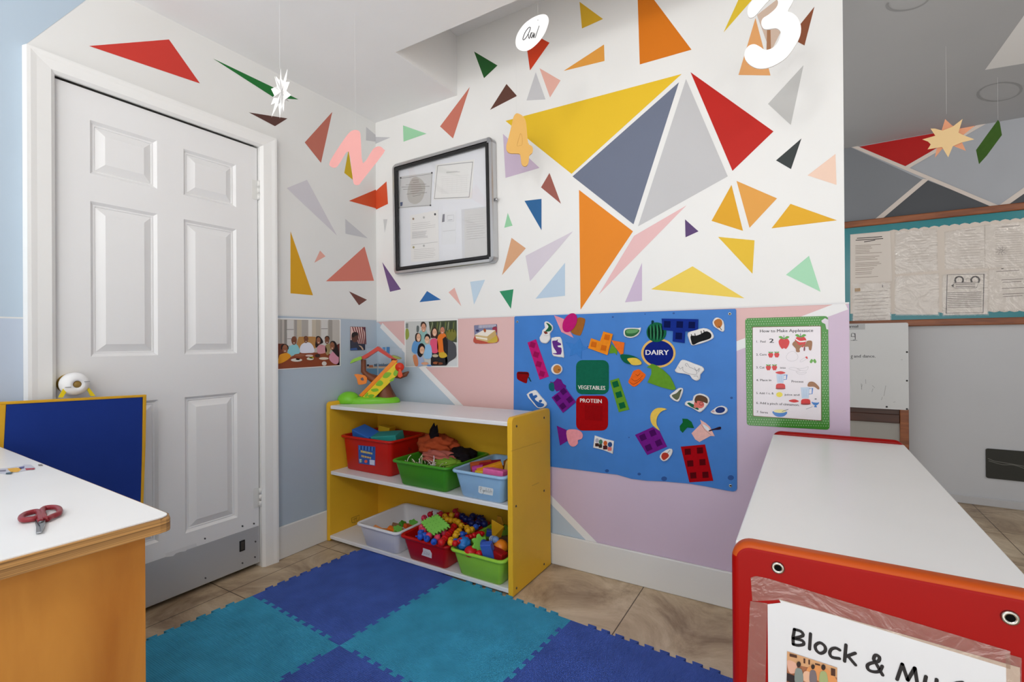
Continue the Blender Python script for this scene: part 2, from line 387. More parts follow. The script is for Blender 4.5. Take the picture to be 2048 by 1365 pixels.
for pts, col, *ly in (
 ([(757, 272), (781, 275), (757, 286)], (196, 196, 199)), ([(757, 381), (773, 363), (776, 408), (757, 418.5)], (214, 84, 46)),
 ([(766.6, 439), (774.7, 438.7), (769.5, 466)], (204, 204, 204)), ([(764.4, 524.5), (801.8, 579), (780, 584)], (112, 86, 134)),
 ([(854, 582.5), (882, 600), (839, 604.7)], (46, 106, 170)), ([(909, 575.7), (922.7, 613), (897, 585)], (228, 180, 172)),
 ([(940.4, 564), (970, 560), (948, 609.6)], (192, 212, 228)), ([(999, 583), (1027, 579), (1021.7, 618)], (46, 140, 98)),
 ([(1023, 476), (1051.6, 497), (1004, 550.6)], (214, 164, 126)), ([(1015.5, 426), (1025, 451.6), (1008.5, 456)], (152, 208, 166)),
 ([(806, 251), (853, 267.5), (807, 283.6)], (158, 212, 170)), ([(939.6, 174), (880, 253), (906, 277)], (200, 118, 100)),
 ([(948, 103), (995, 131), (968, 156.5)], (34, 90, 40)), ([(1013, 168), (1034, 192), (980, 220)], (96, 62, 52)),
 ([(1071.5, 144.5), (1091, 199), (1053, 201)], (198, 198, 201)), ([(1079, 136.5), (1121, 161), (1100, 195)], (228, 176, 162)),
 ([(1070, 70), (1099, 85.6), (1060, 141), (1054, 98)], (205, 62, 28)), ([(1159, 3.5), (1206, 38), (1164, 57)], (218, 174, 44)),
 ([(1208, 89), (1209, 122), (1127, 142)], (224, 156, 66)), ([(1274, -46), (1383, 99.4), (1279.5, 129)], (214, 118, 16)),
 ([(1483, -14), (1516, -14), (1447, 65)], (222, 190, 52)), ([(1511, 36), (1541, 151), (1477, 150)], (226, 164, 104)),
 ([(1514, 30), (1560, -6), (1563, 60), (1541, 105)], (208, 184, 166), 2),
 ([(1534, 60), (1541, 60), (1542, 101), (1533, 101)], (168, 120, 86), 3),
 ([(1629, 13), (1609, 91), (1596, 84), (1601, 48)], (134, 76, 48)), ([(1607, 130.6), (1581.6, 250), (1536, 208)], (192, 192, 190)),
 ([(1011, 242), (1363.5, 148), (1143, 348)], (230, 190, 40)), ([(1358, 164.5), (1145, 353), (1267, 449)], (108, 116, 136)),
 ([(1372, 158), (1455.5, 353), (1276, 453)], (194, 194, 196)), ([(1381, 144.5), (1547, 263), (1465, 342)], (188, 26, 14)),
 ([(1158, 380), (1266, 463), (1161, 620)], (228, 134, 28)), ([(1373, 411), (1268, 472), (1197, 590)], (230, 188, 188)),
 ([(1463, 370), (1423, 442), (1486, 462)], (222, 164, 32)), ([(1473, 362), (1554, 397), (1499, 456)], (224, 160, 74)),
 ([(1581, 408), (1674, 441), (1543, 457)], (224, 170, 36)), ([(1436, 474), (1509, 481), (1505, 548)], (228, 188, 50)),
 ([(1385, 533), (1302, 579), (1489, 597)], (236, 206, 88)), ([(1618, 512), (1572, 550), (1641, 584)], (166, 217, 182)),
 ([(1284, 526), (1250, 605), (1284, 602)], (202, 184, 208)), ([(1146, 463), (1051, 512), (1060, 563)], (212, 204, 214)),
 ([(1130, 526), (1130, 592), (1071, 598)], (186, 206, 224)), ([(1370, 439), (1397, 463), (1371, 475)], (88, 62, 112)),
 ([(1049, 402), (1083, 398), (1083, 461)], (42, 98, 150)), ([(1099, 346), (1082, 375), (1122, 408)], (156, 92, 82)),
 ([(1006, 268), (1079, 336), (1011, 356)], (202, 184, 206)), ([(1603, 277), (1552, 321), (1582, 338.5)], (52, 58, 58)),
 ([(1671, 308), (1673, 370), (1615, 351)], (238, 206, 186))):
    Bp(pts, C(*col), *ly)
struct(m, 'wall_back', 'painted_wall', origin=(0, YB, 0))

# far wall of the next space
m = MB(C(196, 198, 202))
m.box(-1.6, 2.7, YF, YF+.1, 0, 2.7)
fb = Plane((0, YF, 0), (0, -1, 0))
def Fp(pts, col, lay=1): m.pr(fb, pts, col, lay*2)
m.poly([V((-1.6, YF-e, 1.88)), V((2.7, YF-e, 1.88)), V((2.7, YF-e, ZF)), V((-1.6, YF-e, ZF))], C(168, 172, 179))
Fp([(1640, 268), (1704, 296), (1850, 362), (1745, 455), (1640, 470)], C(126, 130, 136), 2)
Fp([(1853, 360), (1986, 412), (1980, 425), (1752, 447)], C(78, 81, 86), 2)
Fp([(2010, 411), (2240, 252), (2420, 370), (2420, 400)], C(78, 81, 86), 2)
Fp([(1714, 294.5), (1960, 250), (1808, 334)], C(176, 18, 16), 3)
ST = C(214, 204, 196)
for pts in ([(1702, 294), (1714, 292), (1990, 408), (2004, 414), (1986, 415)], [(1805, 336), (1966, 243), (1980, 243), (1816, 338)],
            [(1846, 358), (1858, 359), (1762, 440), (1748, 440)], [(1995, 413), (2240, 238), (2258, 240), (2012, 413)]):
    stl = globals().get('stl', 3)+1; Fp(pts, ST, stl)
struct(m, 'wall_far', 'painted_wall', origin=(0, YF, 0))
m = MB(C(206, 206, 206)); m.box(2.6, 2.7, -1.7, YF, 0, 2.7); struct(m, 'wall_right', 'painted_wall')

# ceilings: the lowered part, the recess beside the back wall, the greyer ceiling of the next space
m = MB(C(240, 240, 240))
RX, RY, RZ = -1.63, 1.664, 2.755
m.box(XL, RX, -1.7, YB, ZC, ZC+.45); m.box(RX, XE, -1.7, RY, ZC, ZC+.45)
m.box(RX, XE+.05, RY, YB, RZ, RZ+.1)
m.box(XE, 2.6, -1.7, YF, ZF, ZF+.4, C(172, 174, 177)); m.box(-1.6, XE, YB+.14, YF, ZF, ZF+.4, C(172, 174, 177))
cz = Plane((0, 0, ZF), (0, 0, -1))
m.pr(cz, [(1970, 140), (2120, 115), (2120, -70)], C(226, 226, 226), 2)
m.stroke(cz, ell(1999, 184, 44, 18, -8), .012, C(150, 152, 154), 2, closed=True)
m.stroke(cz, ell(1815, 4, 42, 16, -12, a0=20, a1=200), .01, C(150, 152, 154), 2)
struct(m, 'ceiling', 'painted_wall', origin=(0, 0, ZC))

# baseboards
m = MB(C(224, 224, 222)); hb = Plane((0, YB-.016, 0), (0, -1, 0)).at(1104, 1068).z
m.box(XL+.016, XE+.01, YB-.016, YB-.0022, 0, hb, bev=.004); struct(m, 'baseboard_back', 'gloss_paint')
m = MB(C(224, 224, 222)); hl = Plane((XL+.016, 0, 0), (1, 0, 0)).at(560, 1056).z
m.box(XL+.0015, XL+.016, 1.462, YB-.017, 0, hl, bev=.004); struct(m, 'baseboard_left', 'gloss_paint')
m = MB(C(190, 190, 192)); m.box(-.2, 2.6, YF-.012, YF-.003, 0, .05, bev=.003); struct(m, 'baseboard_far', 'gloss_paint')

# door casing and door
m = MB(C(236, 236, 234))
ya, yb, zt = .557, 1.458, 2.087
def casing(prof_pts):
    pass
# moulded section: (across from the opening edge, out of the wall)
sec = [(0, 0), (0, .012), (.012, .022), (.05, .026), (.066, .03), (.076, .03), (.08, 0)]
def sweep(path, ins):
    """path corner frames: point on the inner edge + outward direction"""
    rings = [[p + d*a*1.0 + V((o, 0, 0)) for a, o in sec] for p, d in path]
    m.loft(rings, smooth=False, cap0=True, cap1=True)
x0 = XL+.0014
i0, i1, it = ya+.076, yb-.076, zt-.062
sweep([(V((x0, i0, 0)), V((0, -1, 0))), (V((x0, i0, it)), V((0, -1, .8)))], None)
sweep([(V((x0, i0, it)), V((0, -1, .8))), (V((x0, i1, it)), V((0, 1, .8)))], None)
sweep([(V((x0, i1, it)), V((0, 1, .8))), (V((x0, i1, 0)), V((0, 1, 0)))], None)
# jamb lining
m.box(XL-.1, XL-.002, DY0+.001, i0-.001, 0, DZ-.002); m.box(XL-.1, XL-.002, i1+.001, DY1-.001, 0, DZ-.002)
struct(m, 'trim_1', 'gloss_paint')

door = bpy.data.objects.new('door_1', None); COL.objects.link(door); door.location = (XL-.02, 1.0, 0); W[door] = V((XL-.02, 1.0, 0)); door['kind'] = 'structure'
XD = XL-.006; dpl = Plane((XD, 0, 0), (1, 0, 0))
y0, y1, z0, z1 = i0+.003, i1-.003, .022, it-.006
def yy(px, py): return dpl.at(px, py).y
def zz(px, py): return dpl.at(px, py).z
cy = [yy(180, 300), yy(314, 300), yy(367, 330), yy(472, 350)]
rz = [(zz(180, 347), zz(180, 240)), (zz(181, 714), zz(181, 402)), (zz(370, 1068), zz(370, 795))]
m = MB(C(232, 232, 232)); T = .036
m.box(XD-T, XD-.016, y0, y1, z0, z1)
ys = [y0]+cy+[y1]; zs = [z0, rz[2][0], rz[2][1], rz[1][0], rz[1][1], rz[0][0], rz[0][1], z1]
for i in range(5):
    for j in range(7):
        A, B, c0, c1 = ys[i], ys[i+1], zs[j], zs[j+1]
        if i in (1, 3) and j in (1, 3, 5):
            R = []
            for ins, dx in ((0, 0), (.010, -.010), (.016, -.010), (.018, -.013), (.046, -.001), (.048, -.001)):
                R.append([V((XD+dx, yv, zv)) for yv, zv in ((A+ins, c0+ins), (B-ins, c0+ins), (B-ins, c1-ins), (A+ins, c1-ins))])
            m.loft(R, smooth=False, cap0=False)
        else: m.poly([V((XD, A, c0)), V((XD, B, c0)), V((XD, B, c1)), V((XD, A, c1))])
for A, B, c0, c1 in ((y0, y0, z0, z1), (y1, y1, z0, z1)): m.poly([V((XD-T, A, c0)), V((XD, A, c0)), V((XD, A, c1)), V((XD-T, A, c1))])
for c in (z0, z1): m.poly([V((XD-T, y0, c)), V((XD, y0, c)), V((XD, y1, c)), V((XD-T, y1, c))])
build(m, 'door_leaf', 'gloss_paint', door)
# grey kick plate with screws, patch of white paint, latch cut-out
zk = zz(450, 1072); m = MB(C(172, 173, 175)); m.box(XD+.0004, XD+.003, y0+.004, y1-.004, z0+.002, zk-.005, bev=.001)
kp = Plane((XD+.003, 0, 0), (1, 0, 0))
m.pr(kp, [(331, 1108), (392, 1087), (394, 1093), (378, 1097), (371, 1103), (354, 1106), (346, 1113), (332, 1115)], C(222, 222, 222), 1)
for a, b in ((410, 1078), (485, 1053), (508, 1048), (411, 1157), (485, 1127), (510, 1115), (511, 1084)): m.pr(kp, ell(a, b, 2, 2, n=8), C(70, 70, 72), 1)
kick = build(m, 'kick_plate', 'gloss_paint', door); kick['label'] = 'grey metal kick plate across the foot of the door'
m = MB(C(28, 28, 28)); p = kp.at(484, 1092)
m.box(p.x, p.x+.004, p.y-.013, p.y+.013, p.z-.025, p.z+.025, bev=.002)
m.box(p.x+.004, p.x+.0055, p.y-.008, p.y+.008, p.z-.019, p.z+.019, C(70, 66, 60), bev=.001)
build(m, 'latch_plate', 'plastic', kick)
for a, b in ((517, 381), (519, 996)):
    p = Plane((XL+.004, 0, 0), (1, 0, 0)).at(a, b); m = MB(C(225, 225, 222))
    for k in range(3): m.lathe([(0, 0), (.0075, 0), (.0075, .029), (0, .029)], (p.x, i1-.001, p.z-.045+k*.031), seg=12)
    m.box(XL-.0055, XL-.003, i1-.03, i1-.004, p.z-.045, p.z+.047)
    build(m, 'hinge', 'gloss_paint', door)
kb = Plane((XD+.03, 0, 0), (1, 0, 0)).at(143, 768); kn = V((XD, kb.y, kb.z))
m = MB(); m.lathe([(0, 0), (.034, 0), (.034, .006), (.026, .014), (.013, .018), (.012, .035), (.024, .042), (.029, .055), (.026, .068), (0, .074)], kn, (1, 0, 0), C(205, 170, 80), seg=24)
knob = build(m, 'door_knob', 'metal', door); knob['label'] = 'brass door knob under a white safety cover'
m = MB(C(236, 236, 236)); m.lathe([(.020, .026), (.033, .03), (.040, .044), (.041, .06), (.036, .076), (.024, .084), (.013, .086), (.012, .080), (0, .079)], kn, (1, 0, 0), seg=28)
m.lathe([(0, .0795), (.0115, .0800), (.0115, .083), (0, .083)], kn, (1, 0, 0), C(150, 120, 60), seg=16)
for s in (-1, 1): m.box(kn.x+.0845, kn.x+.0865, kn.y+s*.026-.008, kn.y+s*.026+.008, kn.z+s*.008-.001, kn.z+s*.008+.001, C(150, 150, 150))
build(m, 'safety_cover', 'plastic', knob)

# ================================================================== FURNITURE
# yellow shelf with white boards
YEL = C(230, 180, 48); SX0, SX1, SY0, SY1, SZ = -2.24, -1.06, 1.747, 2.105, .757
shelf = thing('toy_shelf', 'low yellow shelf unit with white boards holding toy bins against the back wall', 'shelf', ((SX0+SX1)/2, (SY0+SY1)/2, 0))
def side_panel(x, par, name='side_panel', col=YEL, y0=SY0, y1=SY1, z=SZ, t=.022, edge=None):
    m = MB(col); P = [V((x, y0, .0)), V((x, y1, .0)), V((x, y1, z)), V((x, y0, z))]
    P = [V(p) for p in rpoly(P[:2], 0, 1)][:0] + [V((x, y0, .004)), V((x, y1, .004))] + [V((x, y1-.022+.022*cos(a*pi/8), z-.022+.022*sin(a*pi/8))) for a in range(5)] + [V((x, y0+.022-.022*sin(a*pi/8), z-.022+.022*cos(a*pi/8))) for a in range(5)]
    m.prism(P, (1, 0, 0), t, bev=.004); b = len(m.f)
    return m
m = side_panel(SX0, shelf)
tp = Plane((SX0+.0225, 0, 0), (1, 0, 0))
for L in ([(703, 1037), (704, 1046)], [(703, 1037), (719, 1031), (718, 1040), (710, 1046), (704, 1046)], [(706, 1040), (714, 1036)], [(710, 1037), (709, 1045)], [(713, 1036), (713, 1042)]): m.stroke(tp, L, .0016, BLK, 2)
build(m, 'side_panel', 'lacquer', shelf)
m = side_panel(SX1-.022, shelf); sp = Plane((SX1, 0, 0), (1, 0, 0))
m.stroke(sp, [(1022, 903), (1050, 894), (1082, 884)], .0016, C(196, 150, 44), 1); m.stroke(sp, [(1064, 972), (1078, 966)], .004, C(204, 158, 48), 1)
rp = build(m, 'side_panel', 'lacquer', shelf)
for a, b in ((1033, 853), (1088, 836), (1032, 1013), (1088, 982), (1033, 1177), (1088, 1129)):
    m = MB(); m.lathe([(0, .0), (.0055, .0), (.0045, .002), (0, .0022)], sp.at(a, b), (1, 0, 0), C(120, 110, 95), seg=14)
    m.lathe([(0, .0022), (.0022, .0023), (0, .00235)], sp.at(a, b), (1, 0, 0), C(25, 25, 25), seg=8); build(m, 'bolt', 'metal', rp)
SHT, SHM, SHB = .737, .381, .034
for z, nm, y in ((SHT, 'top_board', SY0+.008), (SHM, 'shelf_board', SY0+.008), (SHB, 'bottom_board', SY0+.001)):
    m = MB(C(228, 228, 230)); m.box(SX0+.0225, SX1-.0225, y, SY1-.012, z-.019, z, bev=.003); build(m, nm, 'laminate', shelf)
m = MB(YEL); m.box(SX0+.0225, SX1-.0225, SY1-.011, SY1-.002, .02, SZ-.03); build(m, 'back_panel', 'lacquer', shelf)

# red cabinet in the right foreground
CX0, CX1, CY0, CY1, CZ = -.108, .268, .865, 2.005, .75
cab = thing('storage_cabinet', 'red ended white topped low cabinet in the right foreground', 'cabinet', ((CX0+CX1)/2, (CY0+CY1)/2, 0))
REDC = C(146, 6, 3)
def red_end(y, t):
    """slab with rounded top corners and a rounded rim"""
    def outline(d, yy_):
        R = .03-d; a, b, c_ = CX0+d, CX1-d, CZ-d
        P = [V((a, yy_, .004+d*.2)), V((b, yy_, .004+d*.2))]
        P += [V((b-R+R*cos(k*pi/16), yy_, c_-R+R*sin(k*pi/16))) for k in range(9)] + [V((a+R-R*sin(k*pi/16), yy_, c_-R+R*cos(k*pi/16))) for k in range(9)]
        return P
    r = .011; m = MB(REDC)
    rings = [outline(r-r*sin(k*pi/10), y+r-r*cos(k*pi/10)) for k in range(6)] + [outline(r-r*cos(k*pi/10), y+t-r+r*sin(k*pi/10)) for k in range(6)]
    m.loft(rings[::-1]); return m
def lit_edge(m):  # orange put into the upward rim faces as light on the red edge
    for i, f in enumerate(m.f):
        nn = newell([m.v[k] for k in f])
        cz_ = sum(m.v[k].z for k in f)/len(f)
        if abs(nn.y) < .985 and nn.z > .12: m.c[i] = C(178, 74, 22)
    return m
near = build(lit_edge(red_end(CY0, .032)), 'end_panel', 'lacquer', cab); build(red_end(CY1-.024, .024), 'end_panel', 'lacquer', cab)
rpn = Plane((0, CY0, 0), (0, -1, 0))
for a, b in ((1556, 1136), (2020, 1236)):
    m = MB(); p = rpn.at(a, b); m.lathe([(0, .0), (.0095, .0), (.0085, .003), (.0055, .0036), (.005, .0016), (0, .0012)], p, (0, -1, 0), C(176, 174, 166), seg=22)
    m.lathe([(.005, .0017), (.0046, .0014), (0, .0013)], p, (0, -1, 0), C(15, 15, 15), seg=12); build(m, 'bolt', 'metal', near)
m = MB(C(232, 232, 232)); m.box(CX0+.003, CX1-.003, CY0+.0325, CY1-.0245, CZ-.032, CZ-.012, bev=.003); build(m, 'top_board', 'laminate', cab)
m = MB(C(225, 225, 225)); m.box(CX0+.006, CX1-.006, CY0+.0325, CY1-.0245, .36, .378, bev=.002); build(m, 'shelf_board', 'laminate', cab)
m = MB(C(225, 225, 225)); m.box(CX0+.006, CX1-.006, CY0+.0325, CY1-.0245, .03, .048, bev=.002); build(m, 'bottom_board', 'laminate', cab)
m = MB(C(225, 225, 225)); m.box(CX0+.006, CX0+.014, CY0+.0325, CY1-.0245, .048, CZ-.033); build(m, 'back_panel', 'laminate', cab)

# wooden table, left foreground
TZ = .76
TA, TB, TC = atz(341.5, 1031, TZ), atz(12.3, 900, TZ), atz(0, 1129.3, TZ)
ex = (TB-TA).normalized(); ey = (TC-TA).normalized()
ex = V((-1, 0, 0)) if abs(ex.y) < .05 else ex
TA = V((TA.x, TA.y, TZ))
ex = (TB-TA); ex.z = 0; ex.normalize(); ey = V((ex.y, -ex.x, 0)); ey = -ey if ey.y > 0 else ey
table = thing('cabinet_table', 'birch plywood cabinet with white laminate top in the left foreground', 'table', TA+ex*.5+ey*.5-V((0, 0, TZ)))
def tpt(a, b, z): return TA+ex*a+ey*b+V((0, 0, z-TZ))
P = [V(p) for p in rpoly([tpt(0, 0, TZ-.001), tpt(1.148, 0, TZ-.001), tpt(1.148, 1.2, TZ-.001), tpt(0, 1.2, TZ-.001)], .02, 4)]
m = MB(C(238, 238, 238)); m.prism(P, (0, 0, 1), .002); build(m, 'laminate_top', 'laminate', table)
Q = [V(p) for p in rpoly([tpt(-.004, -.004, TZ-.027), tpt(1.152, -.004, TZ-.027), tpt(1.152, 1.204, TZ-.027), tpt(-.004, 1.204, TZ-.027)], .022, 4)]
m = MB(); m.prism(Q, (0, 0, 1), .0258, bev=.006, seg=3); build(m, 'plywood_top', 'plywood_edge', table)
for nm, a0_, a1_, b0_, b1_ in (('side_panel', .028, .046, .03, 1.17), ('side_panel', 1.07, 1.088, .03, 1.17), ('end_panel', .0465, 1.0695, .03, .048), ('end_panel', .0465, 1.0695, 1.15, 1.168)):
    m = MB(); m.prism([tpt(a0_, b0_, .0), tpt(a1_, b0_, .0), tpt(a1_, b1_, .0), tpt(a0_, b1_, .0)], (0, 0, 1), TZ-.0275)
    build(m, nm, 'birch', table)

# ================================================================== FOAM MATS
MA = rad(-3.8); MU = V((cos(MA), sin(MA), 0)); MV = V((-sin(MA), cos(MA), 0)); M0 = V((-1.412, 1.150, 0)); MS = .597
def edge_line(p, q, sgn):
    """jigsaw line from p to q, teeth alternate to both sides"""
    d = (q-p); L = d.length; d.normalize(); n = V((-d.y, d.x, 0))*sgn; N = 11; w = L/N; out = [p]
    for i in range(1, N-1):
        c = p+d*w*(i+.5); h = .0165
        out += [c-d*w*.20, c-d*w*.31+n*h, c+d*w*.31+n*h, c+d*w*.20]
    return out
DBL, TEAL = C(68, 96, 182), C(62, 160, 200)
def corner(i, j): return M0+MU*MS*i+MV*MS*j
def mat_tile(i, j, col, label):
    A, B, D, E_ = corner(i, j), corner(i+1, j), corner(i+1, j+1), corner(i, j+1)
    out = edge_line(A, B, 1) + edge_line(B, D, 1) + edge_line(E_, D, 1)[1:][::-1] + [] 
    out = edge_line(A, B, 1) + edge_line(B, D, 1) + [D] + edge_line(E_, D, 1)[1:][::-1] + [E_] + edge_line(A, E_, 1)[1:][::-1]
    m = MB(col); lo = [V((p.x, p.y, .0005)) for p in out]; hi = [V((p.x, p.y, .012)) for p in out]; k = len(out)
    tr = tessellate_polygon([hi]); m.add(hi, [t if newell([hi[q] for q in t]).z > 0 else t[::-1] for t in map(list, tr)])
    m.add(lo+hi, [[a, (a+1) % k, k+(a+1) % k, k+a] for a in range(k)]); m.add(lo, [list(t) for t in tr])
    tag(build(m, 'foam_mat', 'foam_mat'), label, 'mat', 'interlocking foam floor mats')
mat_tile(-1, 0, DBL, 'dark blue puzzle foam mat lying along the front of the yellow shelf')
mat_tile(0, 0, TEAL, 'teal puzzle foam mat reaching under the right end of the yellow shelf')
mat_tile(-1, -1, TEAL, 'teal puzzle foam mat beside the wooden cabinet and the door')
mat_tile(0, -1, DBL, 'dark blue puzzle foam mat between the two teal mats, cut by the bottom edge')
mat_tile(1, 0, DBL, 'dark blue puzzle foam mat nearest the red cabinet')
mat_tile(1, -1, TEAL, 'teal puzzle foam mat nearest the camera beside the red cabinet')
# ================================================================== PICTURES AND POSTERS ON THE WALLS
SK1, SK2, SK3 = C(120, 72, 48), C(150, 96, 68), C(224, 176, 146)     # printed skin tones
def sheet(plane, px, t=.0008, col=WHITE, base=.0022, corner_r=0):
    m = MB(col); pts = plane.pts(px, base)
    if corner_r: pts = [V(p) for p in rpoly(pts, corner_r)]
    m.prism(pts, plane.n, t); return m
# family at a dining table (left wall)
z = Zoom(LW, 550, 630, 140/1592); B0 = .0031
m = sheet(z, [(30, 75), (1492, 105), (1492, 1165), (35, 1255)])
def q(pts, col, lay=1): m.pr(z, pts, col, lay, B0)
q([(55, 100), (1470, 130), (1470, 1145), (55, 1235)], C(186, 180, 172))
for x, w, c in ((120, 40, (160, 156, 150)), (210, 60, (142, 138, 132)), (265, 160, (206, 204, 200)), (440, 60, (160, 155, 150)), (500, 100, (190, 180, 160)), (610, 140, (168, 163, 156)), (760, 80, (216, 214, 208)), (840, 90, (192, 182, 164)), (930, 100, (176, 168, 154)), (1050, 150, (208, 206, 202)), (1215, 90, (160, 155, 148)), (1310, 150, (190, 185, 178))):
    q([(x, 112), (x+w, 116), (x+w, 700), (x, 700)], C(*c), 2)
for x, y, w in ((265, 330, 160), (1050, 312, 150), (280, 540, 120)): q([(x, y), (x+w, y-2), (x+w, y+10), (x, y+12)], C(120, 118, 114), 3)
q(spl([(530, 530), (600, 500), (900, 500), (930, 560), (920, 760), (520, 760)]), C(178, 130, 72), 3)
q(spl([(55, 690), (130, 660), (230, 680), (260, 900), (55, 1000)]), C(112, 56, 38), 3)
q([(1380, 700), (1470, 650), (1470, 1145), (1400, 1140)], C(96, 40, 34), 3)
q([(55, 1090), (360, 960), (560, 860), (1200, 860), (1470, 1050), (1470, 1145), (55, 1235)], C(138, 66, 36), 3)
def person(body, bcol, hx, hy, rx, ry, sk, hair, hcol, lay=4):
    q(spl(body), bcol, lay)
    if hair: q(spl(hair), hcol, lay+1)
    q(ell(hx, hy, rx, ry), sk, lay+2)
    q(ell(hx, hy+ry*.55, rx*.35, ry*.10, n=8), C(235, 225, 215), lay+3)
    for s in (-1, 1): q(ell(hx+s*rx*.38, hy-ry*.08, rx*.14, ry*.08, n=8), C(40, 26, 22), lay+3)
person([(380, 690), (300, 760), (300, 900), (380, 930), (560, 870), (540, 740), (480, 670)], C(140, 200, 208), 432, 590, 58, 95, SK1, [(370, 560), (400, 500), (470, 495), (495, 560), (480, 600), (380, 600)], C(120, 92, 78))
person([(640, 650), (570, 740), (580, 860), (760, 870), (890, 850), (870, 720), (780, 630)], C(224, 226, 238), 705, 565, 44, 78, SK1, [(660, 560), (670, 495), (720, 485), (750, 520), (750, 570)], C(34, 24, 22))
person([(960, 720), (1050, 680), (1150, 720), (1170, 850), (980, 880)], C(206, 146, 154), 990, 590, 46, 80, SK2, [(925, 600), (940, 500), (1010, 490), (1080, 570), (1090, 640), (1010, 680), (940, 750), (915, 690)], C(30, 20, 20))
person([(1150, 700), (1240, 660), (1260, 800), (1200, 920), (1150, 860)], C(160, 140, 96), 1182, 580, 48, 85, SK1, [(1130, 540), (1160, 485), (1220, 490), (1240, 560), (1180, 600)], C(30, 22, 20))
person([(1270, 880), (1380, 800), (1440, 900), (1440, 1100), (1330, 1110), (1230, 1000)], C(214, 148, 168), 1302, 710, 52, 90, SK2, [(1250, 700), (1270, 610), (1350, 600), (1410, 690), (1460, 900), (1440, 960), (1340, 860), (1280, 780)], C(30, 22, 22), 6)
person([(130, 900), (90, 960), (70, 1110), (230, 1060), (360, 950), (280, 870)], C(222, 150, 30), 228, 775, 62, 95, SK2, [(140, 780), (150, 690), (230, 665), (300, 710), (300, 790), (200, 800)], C(26, 20, 18), 6)
for x, y, rx, ry, c in ((490, 1030, 130, 38, (220, 216, 206)), (800, 1000, 80, 34, (216, 214, 190)), (830, 975, 50, 22, (214, 196, 60)), (1110, 995, 110, 30, (222, 208, 188)), (780, 930, 90, 24, (220, 200, 190)), (520, 1010, 50, 20, (170, 70, 56)), (970, 930, 60, 40, (60, 40, 32)), (1120, 1110, 55, 50, (214, 206, 200)), (560, 920, 130, 34, (150, 90, 62))): q(ell(x, y, rx, ry, n=14), C(*c), 9)
tag(build(m, 'photo_print', 'printed_paper'), 'colour photo print of a family eating at a table, next to the door casing', 'picture')
# child by a striped flag
z = Zoom(LW, 660, 640, 200/1950)
m = sheet(z, [(392, 130), (685, 140), (683, 590), (395, 600)], corner_r=.004, col=C(60, 52, 60)); B0 = .0031
q([(398, 136), (680, 146), (678, 585), (400, 594)], C(228, 196, 190))
for k in range(6): q([(430+k*48, 140), (450+k*48, 141), (560+k*48-18*k, 480), (540+k*48-18*k, 480)], C(112, 34, 36), 2)
q([(398, 400), (480, 380), (560, 470), (680, 470), (678, 585), (400, 594)], C(44, 44, 62), 4)
q(spl([(420, 330), (450, 250), (530, 245), (555, 300), (540, 400), (480, 440), (430, 400)]), C(92, 54, 44), 5)
q(spl([(420, 320), (440, 255), (520, 240), (555, 300), (500, 310), (470, 340), (440, 340)]), C(22, 18, 20), 6)
q(spl([(560, 500), (620, 520), (655, 580), (630, 585), (600, 540)]), C(214, 180, 150), 6); q([(640, 150), (680, 150), (680, 250), (660, 200)], C(72, 30, 60), 3)
q([(400, 560), (520, 545), (540, 590), (400, 594)], C(52, 88, 150), 6)
tag(build(m, 'photo_card', 'laminated'), 'small photo card of a child eating before red and white stripes, left of the corner', 'picture')
# beach picture folded into the corner
m = MB(C(186, 200, 214)); zl = Zoom(LW, 660, 640, 200/1950); zb = Zoom(BW, 660, 640, 200/1950)
B0 = .0022
def two(xa, xb, ya_, yb_, col, lay):
    k = 945
    if xa < k: m.pr(zl, [(xa, ya_), (min(xb, k), ya_), (min(xb, k), yb_), (xa, yb_)], col, lay, B0)
    if xb > k: m.pr(zb, [(max(xa, k), ya_), (xb, ya_), (xb, yb_), (max(xa, k), yb_)], col, lay, B0)
two(715, 1400, 560, 930, C(190, 204, 218), 1); two(715, 1400, 905, 950, C(212, 196, 178), 2); two(715, 1400, 950, 1080, C(124, 168, 198), 2)
two(720, 760, 870, 910, C(60, 62, 76), 3); two(760, 840, 885, 930, C(200, 120, 84), 4); two(860, 1180, 872, 912, C(104, 130, 156), 3); two(900, 1180, 905, 918, C(206, 150, 110), 4)
two(1025, 1080, 535, 660, C(98, 152, 200), 4); two(1100, 1165, 530, 660, C(82, 136, 194), 4)
for k in range(9): two(865+k*34, 885+k*34, 862-(k % 3)*6, 880, C(112, 134, 158), 3)
tag(build(m, 'beach_picture', 'printed_paper'), 'beach picture with blue towers behind the toy tree house in the corner', 'picture')
# family round a barbecue (back wall)
z = Zoom(BW, 800, 630, 210/2048); m = sheet(z, [(88, 110), (1130, 78), (1138, 1025), (95, 1020)]); B0 = .0031
q([(110, 135), (1108, 105), (1112, 1000), (115, 1005)], C(196, 198, 196))
q([(110, 170), (160, 165), (160, 260), (110, 262)], C(130, 136, 132), 2); q(spl([(110, 290), (160, 280), (180, 400), (150, 475), (110, 470)]), C(146, 160, 70), 2)
q(spl([(325, 230), (350, 210), (372, 240), (365, 330), (325, 335)]), C(96, 104, 104), 2)
q([(560, 135), (1108, 107), (1110, 540), (940, 520), (600, 420)], C(66, 76, 52), 2)
for k in range(9): q(spl([(620+k*55, 130), (640+k*52, 180), (600+k*56, 330), (590+k*56, 320), (622+k*52, 180)]), C(*((150, 156, 120), (38, 46, 34), (110, 120, 60))[k % 3]), 3)
q(spl([(900, 330), (1050, 280), (1100, 400), (1040, 500), (940, 480)]), C(120, 118, 48), 3)
q(spl([(900, 500), (1000, 510), (1085, 590), (1100, 720), (1088, 830), (960, 920), (900, 980), (880, 760)]), C(74, 76, 82), 4)
